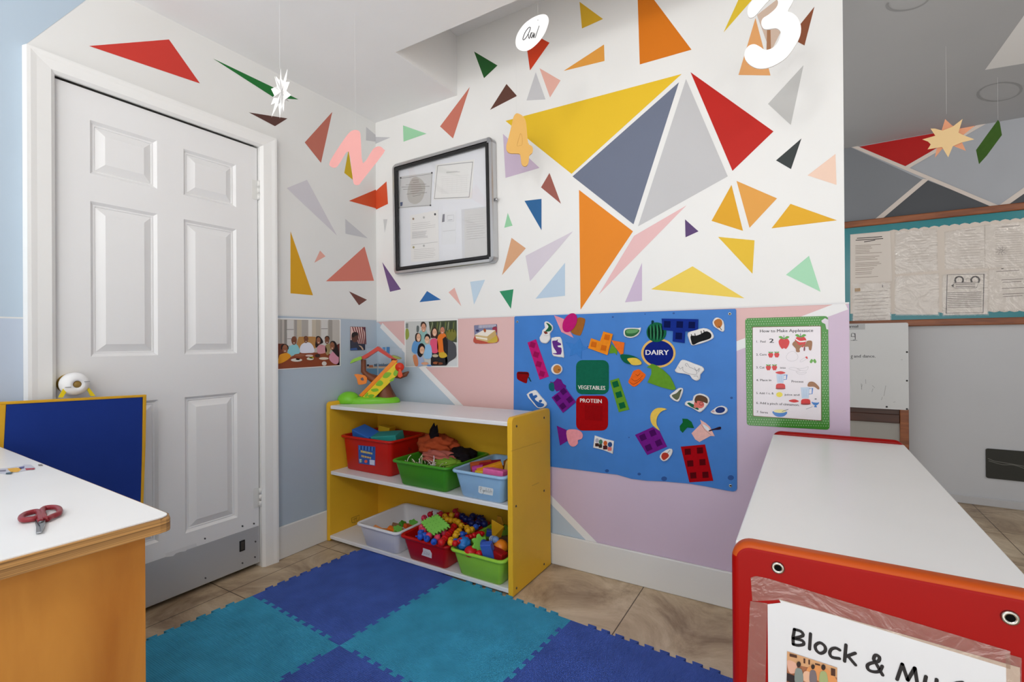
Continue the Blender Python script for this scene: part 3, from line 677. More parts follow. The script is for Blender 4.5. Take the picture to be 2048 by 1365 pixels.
q([(600, 720), (900, 700), (930, 900), (900, 990), (600, 995)], C(30, 28, 32), 4); q([(920, 940), (1112, 850), (1112, 1000), (920, 1000)], C(206, 210, 212), 4)
person([(380, 330), (520, 320), (540, 560), (400, 560)], C(142, 184, 180), 460, 255, 44, 85, C(206, 150, 122), [(402, 230), (415, 150), (470, 138), (510, 190), (505, 250), (430, 230)], C(66, 48, 40), 5)
person([(270, 520), (390, 530), (400, 740), (290, 760), (225, 690)], C(96, 152, 206), 362, 445, 40, 80, SK3, [(300, 500), (300, 390), (350, 350), (410, 400), (405, 510), (350, 530)], C(52, 38, 32), 6)
person([(590, 500), (720, 480), (740, 720), (620, 730)], C(222, 84, 120), 675, 345, 42, 75, SK3, [(600, 440), (630, 280), (690, 245), (735, 330), (725, 470), (680, 450)], C(58, 34, 28), 6)
person([(740, 420), (880, 370), (910, 560), (870, 720), (740, 720)], C(226, 116, 34), 826, 310, 42, 70, C(200, 128, 100), [(790, 290), (810, 240), (870, 240), (880, 300), (830, 300)], C(92, 86, 84), 6)
q([(830, 470), (890, 420), (930, 520), (930, 800), (850, 700)], C(28, 24, 28), 9); q(spl([(760, 750), (860, 730), (920, 800), (860, 840), (780, 830)]), C(206, 170, 50), 9)
person([(490, 610), (600, 600), (615, 830), (470, 840)], C(146, 192, 228), 528, 490, 46, 72, SK3, [(475, 480), (490, 395), (540, 370), (590, 420), (585, 470), (520, 470)], C(24, 20, 24), 9)
person([(280, 790), (360, 760), (460, 860), (440, 990), (290, 990)], C(160, 176, 208), 430, 690, 46, 75, SK3, [(340, 760), (360, 600), (430, 555), (485, 620), (470, 720), (400, 830)], C(22, 20, 28), 11)
q(spl([(250, 810), (310, 780), (350, 880), (350, 990), (290, 990)]), C(204, 132, 92), 15)
for x, y, rx, ry, c in ((480, 950, 70, 26, (216, 160, 130)), (700, 940, 60, 26, (150, 84, 50)), (780, 950, 60, 24, (120, 64, 40)), (690, 800, 60, 30, (190, 176, 150)), (570, 990, 50, 16, (96, 140, 200))): q(ell(x, y, rx, ry, n=12), C(*c), 15)
tag(build(m, 'photo_print', 'printed_paper'), 'colour photo print of a family around a barbecue, on the pink wall above the shelf', 'picture')
# cake card
m = sheet(z, [(1442, 205), (1892, 178), (1900, 550), (1460, 565)], corner_r=.006, col=C(150, 130, 140))
q([(1448, 210), (1886, 184), (1894, 545), (1466, 558)], C(120, 124, 156))
q(spl([(1455, 420), (1560, 360), (1780, 330), (1890, 400), (1892, 540), (1468, 556)]), C(186, 76, 56), 2); q(spl([(1700, 480), (1800, 400), (1890, 420), (1890, 530), (1720, 545)]), C(196, 168, 60), 3)
q([(1460, 390), (1640, 290), (1860, 300), (1705, 420)], C(234, 226, 214), 4); q([(1460, 390), (1705, 420), (1700, 530), (1490, 480)], C(206, 180, 130), 4); q([(1705, 420), (1860, 300), (1880, 400), (1700, 530)], C(196, 164, 104), 4)
q([(1470, 425), (1704, 462), (1703, 492), (1480, 452)], C(238, 230, 216), 5); q(spl([(1625, 285), (1660, 270), (1680, 310), (1660, 345), (1635, 320)]), C(168, 84, 46), 6)
q(spl([(1800, 260), (1880, 230), (1885, 340), (1840, 350)]), C(150, 40, 70), 3); q(ell(1510, 310, 34, 22, n=10), C(40, 40, 80), 3)
for k in range(14): q([(1540+k*24, 206-k*1.5), (1554+k*24, 204-k*1.5), (1550+k*24, 262-k*1.5), (1538+k*24, 264-k*1.5)], C(206, 204, 214), 3)
tag(build(m, 'photo_card', 'laminated'), 'small photo card of a slice of layer cake on the pink wall', 'picture')

# poster with a green dotted border
z = Zoom(BW, 1490, 630, 180/1068)
m = sheet(z, [(2, 42), (985, 14), (1004, 1366), (22, 1312)], col=C(62, 138, 46), corner_r=.012); B0 = .0031
q([(905, 70), (950, 40), (990, 60), (992, 176), (966, 172), (952, 110), (915, 92)], C(214, 206, 214), 1)
for i in range(33):
    for j in range(44):
        u_, v_ = (i+.5+(j % 2)*.5)/33.5, (j+.5)/44
        x = (2+20*v_) + (983-1*v_+0)*u_; y = (42-28*u_) + (1270+54*u_)*v_
        if 80 < x < 915 and 125 < y < 1212+56*u_: continue
        if x > 896 and y < 185: continue
        q(ell(x, y, 4.2, 4.2, n=6), C(222, 232, 206), 2)
q([(86, 142), (905, 130), (910, 1262), (94, 1204)], C(110, 72, 30), 3)
q([tuple(p)[:2] for p in rpoly([V((92, 150, 0)), V((898, 137, 0)), V((903, 1254, 0)), V((100, 1198, 0))], 12)], C(232, 226, 230), 4)
INK = C(44, 40, 46)
for s, x0_, y0_, x1_, y1_, cap, b in (('How to Make Applesauce', 178, 210, 808, 202, 36, .012), ('1.  Peel', 136, 330, 245, 330, 26, .012), ('2', 290, 332, 340, 332, 52, .03), ('2. Core', 134, 486, 256, 484, 28, .012),
    ('3. Cut', 134, 638, 232, 638, 28, .012), ('into', 418, 640, 482, 640, 24, .012), ('4. Place in', 134, 788, 312, 788, 26, .012), ('Process', 554, 804, 692, 806, 28, .012), ('5. Add 1 c. &', 134, 942, 340, 946, 26, .012),
    ('juice and', 470, 958, 646, 962, 24, .01), ('6. Add a pinch of cinnamon.', 134, 1058, 644, 1084, 28, .012), ('7. Serve', 138, 1164, 272, 1174, 26, .012)):
    m.text(z, s, x0_, y0_, x1_, y1_, cap, INK, 6, B0, b)
APR, LEAF, HAND = C(206, 26, 28), C(92, 160, 56), C(150, 100, 60)
def apple(x, y, s):
    q(spl([(x, y-.75*s), (x+.55*s, y-.9*s), (x+s, y-.4*s), (x+.85*s, y+.35*s), (x+.4*s, y+s), (x, y+.88*s), (x-.4*s, y+s), (x-.85*s, y+.35*s), (x-s, y-.4*s), (x-.55*s, y-.9*s)]), APR, 6)
    for d in (-1, 1): q(spl([(x, y-.85*s), (x+d*.5*s, y-1.35*s), (x+d*1.0*s, y-1.2*s), (x+d*.5*s, y-.85*s)]), LEAF, 7)
    q([(x-.06*s, y-.8*s), (x+.06*s, y-.8*s), (x+.02*s, y-1.5*s), (x-.08*s, y-1.5*s)], C(40, 70, 30), 7)
apple(463, 340, 64); apple(305, 480, 30); apple(377, 478, 30); apple(278, 630, 30); apple(350, 630, 30); apple(660, 320, 66)
q(spl([(560, 350), (600, 310), (640, 360), (700, 350), (650, 400), (650, 440), (610, 440), (600, 400)]), HAND, 9); q(spl([(720, 340), (740, 310), (790, 310), (798, 350), (785, 420), (760, 415), (750, 380), (700, 380)]), HAND, 9)
q(spl([(600, 280), (650, 310), (720, 305), (715, 320), (650, 325), (605, 300)]), C(236, 226, 226), 9); q(spl([(700, 380), (714, 390), (710, 426), (696, 424)]), C(120, 40, 60), 10)
GRY = C(176, 174, 178)
m.stroke(z, spl([(490, 500), (520, 450), (570, 435), (620, 470), (625, 520), (570, 550), (510, 540)]), .0007, GRY, 6, B0, True)
m.stroke(z, spl([(655, 545), (720, 505), (735, 520), (670, 560)]), .0007, GRY, 6, B0, True); q(spl([(715, 505), (735, 495), (745, 520), (735, 522)]), APR, 7)
for d in ((-1), (1)): q(spl([(808, 545), (808+d*20, 525), (808+d*40, 560), (808+d*20, 575)]), LEAF, 7)
m.stroke(z, spl([(520, 640), (580, 625), (660, 660), (600, 665)]), .0007, GRY, 6, B0, True); m.stroke(z, spl([(620, 640), (700, 635), (750, 615), (730, 660), (660, 660)]), .0007, GRY, 6, B0, True); m.stroke(z, spl([(605, 675), (660, 690), (728, 680), (700, 705), (640, 705)]), .0007, GRY, 6, B0, True)
GLS = C(190, 208, 228); BLU = C(58, 126, 200)
def jug(x, y, w, h, hx):
    q([(x-w, y), (x+w, y), (x+w*.75, y+h), (x-w*.75, y+h)], GLS, 6); m.stroke(z, [(x+w*.9, y+h*.12), (x+w*1.6, y+h*.08), (x+w*1.5, y+h*.6), (x+w*.85, y+h*.62)], .0022, BLU, 7, B0)
    for k in (-.3, .2): m.stroke(z, [(x+k*w, y+h*.2), (x+k*w*.9, y+h*.85)], .0007, C(150, 176, 206), 7, B0)
def base_(x, y, w, h): q(spl([(x-w*.8, y), (x+w*.8, y), (x+w, y+h*.9), (x+w*.6, y+h), (x-w*.6, y+h), (x-w, y+h*.9)]), APR, 8); q(spl([(x-w, y+h*.85), (x+w, y+h*.85), (x+w*.7, y+h*1.08), (x-w*.7, y+h*1.08)]), C(140, 20, 24), 9)
jug(420, 705, 48, 105, 0); q(spl([(360, 688), (400, 672), (440, 672), (480, 690), (420, 706)]), APR, 8); base_(422, 822, 54, 58)
jug(715, 862, 54, 130, 0); base_(720, 1005, 54, 58); q(spl([(518, 1022), (560, 1006), (600, 1006), (640, 1028), (580, 1042)]), APR, 8); q(spl([(745, 850), (760, 800), (820, 800), (880, 860), (870, 888), (820, 855)]), HAND, 9)
q(ell(408, 948, 38, 30), C(232, 214, 60), 6)
q(spl([(326, 1150), (420, 1130), (500, 1158), (470, 1200), (415, 1212), (360, 1200)]), BLU, 6); q(ell(415, 1145, 76, 20), C(236, 228, 160), 7); m.stroke(z, [(440, 1150), (512, 1122)], .0016, C(90, 96, 104), 8, B0)
q(spl([(792, 1035), (835, 1025), (880, 1042), (860, 1070), (845, 1078), (855, 1098), (820, 1096), (828, 1076), (805, 1062)]), BLU, 6); q(spl([(800, 1036), (830, 1000), (875, 1040)]), C(226, 222, 230), 7); q(ell(838, 1000, 14, 8, n=8), C(120, 120, 126), 8)
m.stroke(z, [(728, 1120), (798, 1092)], .0022, C(170, 170, 176), 7, B0)
tag(build(m, 'recipe_poster', 'laminated'), 'applesauce recipe poster with green dotted border behind the red cabinet', 'poster')

# ------------------------------------------------------------------ lockable notice case
CF = YB-.043; cp = Plane((0, CF, 0), (0, -1, 0)); zc = Zoom(cp, 760, 240, 300/1204)
case = thing('notice_case', 'aluminium framed glazed notice case hanging on the back wall', 'notice board', (-1.7, YB-.002, 1.46))
out = zc.pts([(104, 372), (888, 146), (893, 1128), (118, 1226)])
tl, tr, br, bl = out; xl, xr = (tl.x+bl.x)/2, (tr.x+br.x)/2; zt_, zb_ = (tl.z+tr.z)/2, (bl.z+br.z)/2
skew = (tr.z-tl.z+br.z-bl.z)/2
cM = Matrix.Translation(((xl+xr)/2, 0, (zt_+zb_)/2)) @ Matrix.Rotation(-math.atan2(skew, xr-xl), 4, 'Y')
hw, hh = (xr-xl)/2+.012, (zt_-zb_)/2+.012
def ring(o, i, ya_, yb_, r_o, r_i, col, bev=0):
    m = MB(col); m.M = cM
    A = rrect(-hw+o, -hh+o, hw-o, hh-o, r_o, 5); B = rrect(-hw+i, -hh+i, hw-i, hh-i, r_i, 5)
    R = [[V((x, yb_, z_)) for x, z_ in A], [V((x, ya_+.006, z_)) for x, z_ in A]]
    A2 = rrect(-hw+o+.006, -hh+o+.006, hw-o-.006, hh-o-.006, max(r_o-.006, .001), 5)
    R += [[V((x, ya_, z_)) for x, z_ in A2], [V((x, ya_, z_)) for x, z_ in B], [V((x, yb_, z_)) for x, z_ in B]]
    m.loft(R, col, cap0=False, cap1=False, smooth=False); return m
build(ring(0, .02, CF, YB-.003, .03, .008, C(200, 201, 203)), 'frame', 'metal', case)
g = build(ring(.0205, .041, CF-.0005, CF+.012, .008, .006, C(30, 30, 32)), 'gasket', 'matte_plastic', case); g['label'] = 'black door edge'
m = MB(C(228, 230, 235)); m.M = cM; m.box(-hw+.021, hw-.021, YB-.018, YB-.005, -hh+.021, hh-.021); build(m, 'backing_board', 'printed_paper', case)
m = MB(); m.M = cM; m.box(-hw+.042, hw-.042, CF+.006, CF+.0085, -hh+.042, hh-.042); build(m, 'glass_pane', 'glass', case)
m = MB(C(190, 190, 192)); m.M = cM; m.lathe([(0, 0), (.008, 0), (.008, .014), (.005, .017), (0, .017)], (hw, CF+.02, .0), (1, 0, 0)); build(m, 'lock', 'metal', case)
for sx in (1,):
    for sz in (1, -1):
        m = MB(C(176, 177, 180)); m.M = cM
        m.loft([[V((sx*(hw-.03)+sx*rr*cos(a*pi/12), yv, sz*(hh-.03)+sz*rr*sin(a*pi/12))) for a in range(7)] + [V((sx*(hw-.03), yv, sz*(hh-.03)))] for rr, yv in ((.0305, YB-.004), (.0305, CF+.004), (.0255, CF-.0008))], smooth=True, cap0=False)
        build(m, 'corner_cap', 'metal', case)
PB = YB-.0185; pp = Plane((0, PB, 0), (0, -1, 0)); zn = Zoom(pp, 780, 310, 220/1251)
def lines(z, x0_, y0_, x1_, y1_, k, col, w=.0009, base=.0005, rag=.25, slope=0, seed=1, lay=2):
    R_ = random.Random(seed)
    for i in range(k):
        y = y0_+(y1_-y0_)*i/max(1, k-1); e_ = x1_-(x1_-x0_)*rag*R_.random()
        m.stroke(z, [(x0_, y), (e_, y+slope*(e_-x0_))], w, col, lay, base, cap=False)
def doc(name, pts, label, col=WHITE, mat='printed_paper'):
    global m
    m = MB(col); m.prism(zn.pts(pts, .0), pp.n, .0005); return m
GR, DG = C(150, 148, 146), C(70, 70, 76)
doc('d', [(112, 248), (486, 196), (466, 582), (92, 612)], '', C(206, 206, 206))
m.pr(zn, spl([(200, 400), (250, 270), (330, 260), (400, 350), (370, 500), (290, 560), (210, 520)]), C(184, 181, 176), 1, .0005)
m.stroke(zn, [(122, 268), (474, 214), (458, 572), (100, 600)], .0014, C(90, 90, 92), 2, .0005, closed=True)
for i, (a, b) in enumerate(((250, 330), (262, 326), (180, 412), (130, 450), (150, 400), (230, 370), (190, 420), (260, 350))): m.stroke(zn, [(a, 290+i*26), (b, 284+i*24)], .0022, C(120, 116, 112), 3, .0005, cap=False)
for a, b in ((122, 262), (476, 204), (460, 574), (96, 606)): m.pr(zn, ell(a, b, 10, 10, n=8), C(50, 50, 54), 3, .0005)
m.pr(zn, [(115, 540), (145, 536), (140, 580), (118, 584)], C(70, 84, 120), 3, .0005)
tag(build(m, 'certificate', 'printed_paper'), 'grey certificate with corner ornaments at upper left in the notice case', 'paper')
doc('d', [(520, 112), (958, 50), (930, 498), (492, 512)], '')
m.stroke(zn, [(542, 124), (940, 80), (900, 480), (504, 498)], .0045, C(226, 226, 226), 2, .0005, closed=True)
for (a, b), (c_, d_) in (((542, 124), (940, 80)), ((940, 80), (900, 480)), ((900, 480), (504, 498)), ((504, 498), (542, 124))):
    for k in range(30): t0 = (k+.2)/30; t1 = (k+.75)/30; m.stroke(zn, [(a+(c_-a)*t0, b+(d_-b)*t0), (a+(c_-a)*t1, b+(d_-b)*t1)], .0034, C(50, 50, 56), 3, .0005, cap=False)
lines(zn, 640, 205, 800, 195, 2, GR, .0016, slope=-.08); lines(zn, 580, 250, 900, 440, 9, C(206, 204, 204), .0008, slope=-.07, rag=.1)
for a in range(6): m.stroke(zn, [(600+a*55, 265-a*4), (590+a*55, 440-a*3)], .0006, C(206, 204, 204), 2, .0005, cap=False)
tag(build(m, 'certificate', 'printed_paper'), 'white certificate with dark dashed border at upper right in the notice case', 'paper')
doc('d', [(228, 690), (548, 626), (560, 1196), (240, 1220)], '', C(232, 231, 229))
lines(zn, 250, 785, 520, 850, 4, GR, .001, slope=-.12, seed=2); lines(zn, 250, 880, 430, 950, 7, C(176, 174, 174), .002, slope=-.08, seed=3); lines(zn, 270, 1080, 520, 1180, 6, GR, .001, slope=-.08, seed=4)
for a, b, c_ in ((265, 728, (150, 130, 110)), (268, 1052, (170, 160, 110)), (512, 676, (60, 60, 66)), (385, 712, (180, 180, 180)), (385, 1034, (180, 180, 180))): m.pr(zn, ell(a, b, 12, 14, n=8), C(*c_), 3, .0005)
m.stroke(zn, [(245, 1025), (540, 990)], .0012, C(120, 120, 120), 2, .0005)
tag(build(m, 'letter', 'printed_paper'), 'long printed letter at lower left in the notice case', 'paper')
doc('d', [(580, 660), (752, 640), (748, 1010), (584, 1024)], '', C(226, 228, 231))
m.pr(zn, [(600, 676), (622, 672), (620, 760), (590, 766)], C(120, 120, 130), 2, .0005); m.stroke(zn, [(652, 690), (724, 682), (724, 752), (654, 760)], .001, C(170, 170, 174), 2, .0005, closed=True); m.stroke(zn, [(662, 742), (706, 737)], .002, C(130, 130, 134), 3, .0005); m.stroke(zn, [(600, 870), (740, 856)], .001, GR, 2, .0005)
tag(build(m, 'notice_card', 'printed_paper'), 'pale card with a small boxed stamp, between the two lower papers of the notice case', 'paper')
doc('d', [(846, 630), (1112, 600), (1114, 1160), (850, 1176)], '', C(228, 228, 228)); lines(zn, 870, 690, 1100, 960, 11, GR, .0009, slope=-.1, seed=6)
sl = build(m, 'letter', 'printed_paper'); tag(sl, 'letter in a shiny plastic sleeve at lower right in the notice case', 'paper')
m = MB(); m.prism(zn.pts([(812, 622), (1116, 585), (1118, 1175), (822, 1192)], .0012), pp.n, .0006); build(m, 'sleeve', 'plastic_sleeve', sl)

# ================================================================== BLUE FELT BOARD AND ITS PIECES
fz7 = Zoom(BW, 1000, 600, 500/1706)
BB = .003; BT = .003
m = MB(C(62, 124, 200)); Lb = [(100, 120), (106, 113), (1605, 62), (1612, 70), (1618, 1290), (1608, 1304), (1590, 1308)]
bot = [(1540, 1300), (1400, 1272), (1300, 1255), (1130, 1240), (1000, 1234), (900, 1222), (800, 1193), (700, 1182), (560, 1164), (345, 1138), (92, 1104)]
m.prism(fz7.pts(Lb+bot, BB), BW.n, BT)
TOPB = BB+BT
for a, b, r_ in ((770, 118, 7), (990, 98, 5), (1185, 92, 8), (1580, 670, 10), (1575, 1215, 22), (880, 940, 5), (730, 1168, 14), (1120, 1222, 20), (950, 1190, 12), (600, 320, 5)): m.pr(fz7, ell(a, b, r_, r_*.8, n=9), C(36, 80, 146), 1, TOPB)
fb_ = tag(build(m, 'felt_board', 'vinyl'), 'large blue felt board hung on the pink and lavender wall', 'board')
for a, b in ((118, 150), (1568, 96), (1573, 1270)):
    mm = MB(C(190, 186, 176)); p = fz7.at(a, b, TOPB); mm.lathe([(.0028, 0), (.0062, 0), (.0058, .0012), (.0032, .0014), (.0028, .0002)], p, (0, -1, 0), seg=14); mm.lathe([(0, .0003), (.0028, .0003)], p, (0, -1, 0), C(120, 66, 58)); build(mm, 'grommet', 'metal', fb_)
z2, z3, z4, z5 = Zoom(BW, 1020, 620, 240/2048), Zoom(BW, 1230, 620, 250/2048), Zoom(BW, 1030, 740, 240/1820), Zoom(BW, 1250, 760, 230/1365)
FT = .0022
def felt(z, pts, col, name, label, lay=0, prints=(), parts=(), cat='felt shape', t=FT):
    """a cut felt piece; lay lifts it over the pieces it overlaps"""
    b = TOPB+.0004+lay*.0028; m = MB(col); m.prism(z.pts(pts, b), BW.n, t, bev=.0006, seg=1)
    for P_, c_ in prints:
        if isinstance(c_, tuple) and len(c_) == 2: m.stroke(z, P_, c_[1], c_[0], 2, b+t)
        else: m.pr(z, P_, c_, 1, b+t)
    o = tag(build(m, name, 'felt'), label, cat, 'felt board pieces')
    for nm, P_, c_, h in parts:
        m = MB(c_); m.prism(z.pts(P_, b+h), BW.n, t); build(m, nm, 'felt', o)
    return o
def sq(x, y, s, rot=0): return [(x+s/2*1.414*cos(rad(rot+45+90*k)), y+s/2*1.414*sin(rad(rot+45+90*k))) for k in range(4)]
def sticker(z, pts, name, label, prints, t=.011, col=C(226, 224, 222), parts=(), cat='soft magnet'):
    b = TOPB+.0004; m = MB(col); m.pillow(z.pts(pts, b), BW.n, t)
    for i, (P_, c_) in enumerate(prints):
        if isinstance(c_, tuple) and len(c_) == 2: m.stroke(z, P_, c_[1], c_[0], 3+i, b+t)
        else: m.pr(z, P_, c_, 1+i, b+t)
    return tag(build(m, name, 'stuffed_fabric'), label, cat, 'felt board pieces')
MAG, MAGD, PNK, PUR, PURD = C(186, 30, 112), C(148, 20, 84), C(226, 150, 164), C(112, 28, 130), C(72, 14, 88)
ORG, ORGD, LIM, DKG, FGR = C(232, 138, 34), C(206, 104, 24), C(98, 150, 44), C(14, 98, 62), C(20, 100, 76)
felt(z2, [(300, 560), (445, 505), (665, 1140), (510, 1195)], MAG, 'felt_strip', 'magenta felt strip with four squares on the felt board', 0, [(sq(x, y, 92, 18), MAGD) for x, y in ((385, 600), (445, 765), (490, 928), (545, 1092))])
felt(z2, [(755, 95), (920, 155), (1040, 390), (1085, 480), (880, 380)], PNK, 'felt_shape', 'pink pointed felt shape tucked under a magenta oval', 0)
felt(z2, spl([(1160, 140), (1250, 140), (1285, 190), (1220, 410), (1170, 440), (1045, 385), (1080, 260)], 3), C(156, 98, 44), 'felt_square', 'brown rounded felt square behind the magenta oval', 0)
felt(z2, ell(1022, 221, 175, 108, -62, 28), MAG, 'felt_oval', 'magenta oval of felt at the top of the felt board', 1)
felt(z2, [(1190, 490), (1240, 610), (1335, 655), (1225, 700), (1220, 838), (1130, 750), (1020, 792), (1045, 680), (950, 555), (1110, 585)], C(62, 124, 198), 'felt_star', 'blue felt star, the same blue as the felt board', 0)
felt(z2, [(1735, 580), (1835, 690), (1825, 775), (1790, 735), (1750, 745), (1690, 745)], LIM, 'felt_leaf', 'green felt leaf tucked under the orange block shape', 0)
felt(z2, [(1735, 520), (1955, 560), (1935, 750), (1890, 765), (1800, 640)], C(230, 112, 40), 'felt_carrot', 'orange felt wedge to the right of the orange block shape', 1)
felt(z2, [(1385, 485), (1540, 540), (1595, 370), (1757, 415), (1665, 775), (1335, 655)], ORG, 'felt_block_shape', 'orange felt block shape with three squares', 2, [(sq(x, y, 92, 12), ORGD) for x, y in ((1430, 592), (1655, 470), (1598, 652))])
felt(z2, spl([(130, 1062), (230, 1060), (312, 1068), (325, 1130), (300, 1180), (282, 1255), (200, 1225), (130, 1185), (118, 1130)], 3), C(134, 8, 14), 'felt_pepper', 'dark red felt pepper near the left edge of the felt board', 0, [([(135, 1066), (308, 1072), (316, 1106), (136, 1090)], C(84, 8, 12))], [('stem', [(310, 1150), (330, 1148), (365, 1225), (350, 1225)], C(26, 70, 70), .0002)])
felt(z7 := fz7, rrect(520, 412, 743, 645, 42), FGR, 'felt_plate', 'green felt plate lettered vegetables', 0)
felt(z7, rrect(520, 655, 738, 893, 42), C(158, 8, 14), 'felt_plate', 'red felt plate lettered protein', 0, [([(578, 718), (700, 724), (698, 826), (580, 820)], C(144, 6, 12))])
for s, a, b, c_, d_, cap, lab in (('VEGETABLES', 533, 610, 718, 616, 28, 0), ('PROTEIN', 547, 700, 694, 706, 28, 1)):
    par = [o for o in COL.objects if o.name.startswith('felt_plate')][lab]
    m = MB(C(232, 226, 220)); m.text(z7, s, a, b, c_, d_, cap, None, 2, TOPB+.0004+FT, .02)
    for f in list(m.f): pass
    build(m, 'lettering', 'felt', par)
felt(z3, ell(712, 710, 282, 240, 0, 36), C(226, 184, 104), 'felt_plate', 'round blue felt plate with a tan rim lettered dairy', 0, [(ell(712, 710, 246, 206, 0, 32), C(18, 36, 122))])
par = [o for o in COL.objects if o.name.startswith('felt_plate')][2]
m = MB(C(236, 232, 232)); m.text(z3, 'DAIRY', 503, 738, 882, 740, 84, None, 4, TOPB+.0004+FT, .025); build(m, 'lettering', 'felt', par)
WM = C(24, 100, 66); WMD = C(8, 40, 28)
def melon(x, w): return [(680+x-w, 370-150*math.sqrt(max(0, 1-((x-w)/168)**2))*.92), (680+x*1.1+w*1.0, 370), (680+x-w*.6, 370+150*math.sqrt(max(0, 1-(x/168)**2))*.9), (680+x*1.1-w*1.3, 370)]
felt(z3, ell(680, 368, 162, 162, 0, 28), WM, 'felt_watermelon', 'dark striped green felt watermelon overlapping the top of the round blue plate', 1, [(spl(melon(x, 16), 3), WMD) for x in (-110, -62, -10, 44, 96)] + [(spl(melon(x, 9), 3), C(64, 140, 96)) for x in (-84, -34, 20, 72)], [('stem', [(598, 180), (622, 172), (640, 190), (618, 240), (598, 235)], C(14, 56, 60), .0003)])
felt(z3, [(765, 145), (1365, 155), (1360, 350), (1150, 350), (1140, 545), (945, 520), (955, 345), (780, 330)], C(22, 46, 134), 'felt_block_shape', 'dark blue T-shaped felt block with four squares', 2, [(sq(x, y, 108, 3), C(10, 22, 76)) for x, y in ((855, 238), (1060, 242), (1258, 250), (1045, 430))])
felt(z3, spl([(85, 745), (200, 735), (330, 770), (420, 835), (432, 890), (300, 900), (150, 860)], 3), C(18, 96, 66), 'felt_corn', 'felt ear of corn with green husk below the orange wedge', 2, [], [('cob', spl([(205, 800), (340, 790), (420, 840), (428, 895), (300, 908), (240, 860)], 3), C(224, 192, 78), .0022)])
felt(z3, spl([(300, 1010), (350, 985), (400, 978), (450, 1020), (505, 1080), (410, 1200), (320, 1262), (260, 1230), (220, 1180), (260, 1100)], 3), C(232, 104, 34), 'felt_bread', 'orange felt loaf shape with dark line drawing', 0, [([(340, 1060), (370, 1085), (410, 1045)], (C(90, 36, 12), .0012)), (spl([(270, 1130), (330, 1170), (400, 1130), (450, 1080)], 4, False), (C(90, 36, 12), .0012)), (spl([(240, 1180), (300, 1220), (380, 1180), (430, 1130)], 4, False), (C(90, 36, 12), .0012))])
felt(z3, [(520, 940), (610, 885), (680, 912), (790, 985), (900, 1090), (960, 1200), (1000, 1300), (940, 1318), (760, 1270), (535, 1190), (600, 1050), (600, 965)], LIM, 'felt_leaf', 'large lime green felt leaf under the round blue plate', 1)
felt(z4, [(530, 180), (590, 190), (640, 130), (700, 150), (730, 210), (775, 240), (770, 290), (630, 330), (580, 260)], C(104, 26, 122), 'felt_grapes', 'purple felt bunch of grapes tucked under the purple square', 0, [], [('leaf', spl([(520, 215), (580, 195), (600, 260), (585, 325), (525, 300)], 3), C(20, 96, 104), .0003)])
felt(z4, [(555, 420), (760, 265), (925, 490), (730, 655)], PUR, 'felt_block_shape', 'purple felt square with four holes beside the two felt plates', 1, [(sq(x, y, 82, -38), PURD) for x, y in ((640, 430), (735, 330), (830, 455), (725, 552))])
felt(z4, [(1440, 165), (1575, 125), (1735, 605), (1575, 645)], LIM, 'felt_strip', 'green felt strip with three dark squares', 0, [(sq(x, y, 90, -17), C(14, 96, 56)) for x, y in ((1525, 220), (1575, 378), (1625, 542))])
felt(z4, [(635, 850), (785, 915), (800, 1080), (685, 1150)], PUR, 'felt_trapezoid', 'purple felt trapezoid beside the pink heart', 0)
felt(z4, spl([(785, 925), (900, 905), (990, 930), (1030, 990), (1010, 1050), (955, 1066), (955, 1120), (900, 1165), (840, 1150), (800, 1070)], 3), C(230, 152, 162), 'felt_heart', 'pink felt heart at the lower left of the felt board', 1)
felt(z5, spl([(500, 350), (430, 333), (360, 345), (310, 400), (303, 470), (330, 540), (415, 605), (378, 540), (375, 470), (400, 410), (450, 365)], 2), C(232, 196, 88), 'felt_banana', 'yellow felt banana curving over a purple square', 1)
felt(z5, [(120, 655), (330, 560), (412, 612), (500, 795), (265, 895)], PUR, 'felt_block_shape', 'purple felt square with four holes under the yellow banana', 0, [(sq(x, y, 72, -24), PURD) for x, y in ((213, 685), (330, 632), (400, 750), (280, 806))])
felt(z5, [(680, 462), (740, 465), (790, 500), (820, 575), (740, 565), (685, 630), (655, 600), (650, 550), (690, 505)], C(18, 98, 48), 'felt_leaves', 'dark green pair of felt leaves beside the pink cup', 0)
felt(z5, [(893, 475), (960, 515), (1010, 560), (1065, 670), (1015, 665), (885, 740), (835, 710), (790, 635), (908, 520)], C(232, 182, 174), 'felt_cup', 'pink felt yogurt cup with a dark spoon', 0, [(spl([(925, 530), (980, 560), (1010, 600), (985, 610), (940, 570)], 3), C(222, 228, 234)), ([(900, 525), (950, 600), (1020, 655)], (C(90, 60, 60), .0008))], [('spoon', spl([(1000, 612), (1000, 600), (1060, 580), (1125, 558), (1142, 572), (1125, 590), (1060, 595)], 3), C(40, 22, 40), .0024)])
felt(z5, [(662, 795), (950, 768), (1048, 1200), (765, 1218)], C(164, 6, 18), 'felt_block_shape', 'red felt rectangle with six dark squares at the lower right', 0, [(sq(x, y, 72, -4), C(84, 4, 12)) for x, y in ((745, 855), (890, 840), (775, 995), (920, 980), (810, 1137), (955, 1130))])
GP = C(24, 96, 60)
sticker(z2, spl([(600, 215), (650, 200), (735, 270), (735, 350), (690, 410), (698, 490), (650, 565), (600, 575), (540, 555), (515, 480), (555, 410), (565, 350), (615, 300)], 2), 'soft_radish', 'white puffy radish shape with a green leaf', [(spl([(615, 225), (660, 235), (712, 290), (705, 350), (660, 370), (600, 370), (640, 320), (655, 280)], 3), GP), (spl([(575, 370), (620, 375), (645, 400), (600, 415)], 3), C(120, 50, 36)), ([(580, 435), (620, 445), (655, 440)], (C(120, 120, 118), .001))])
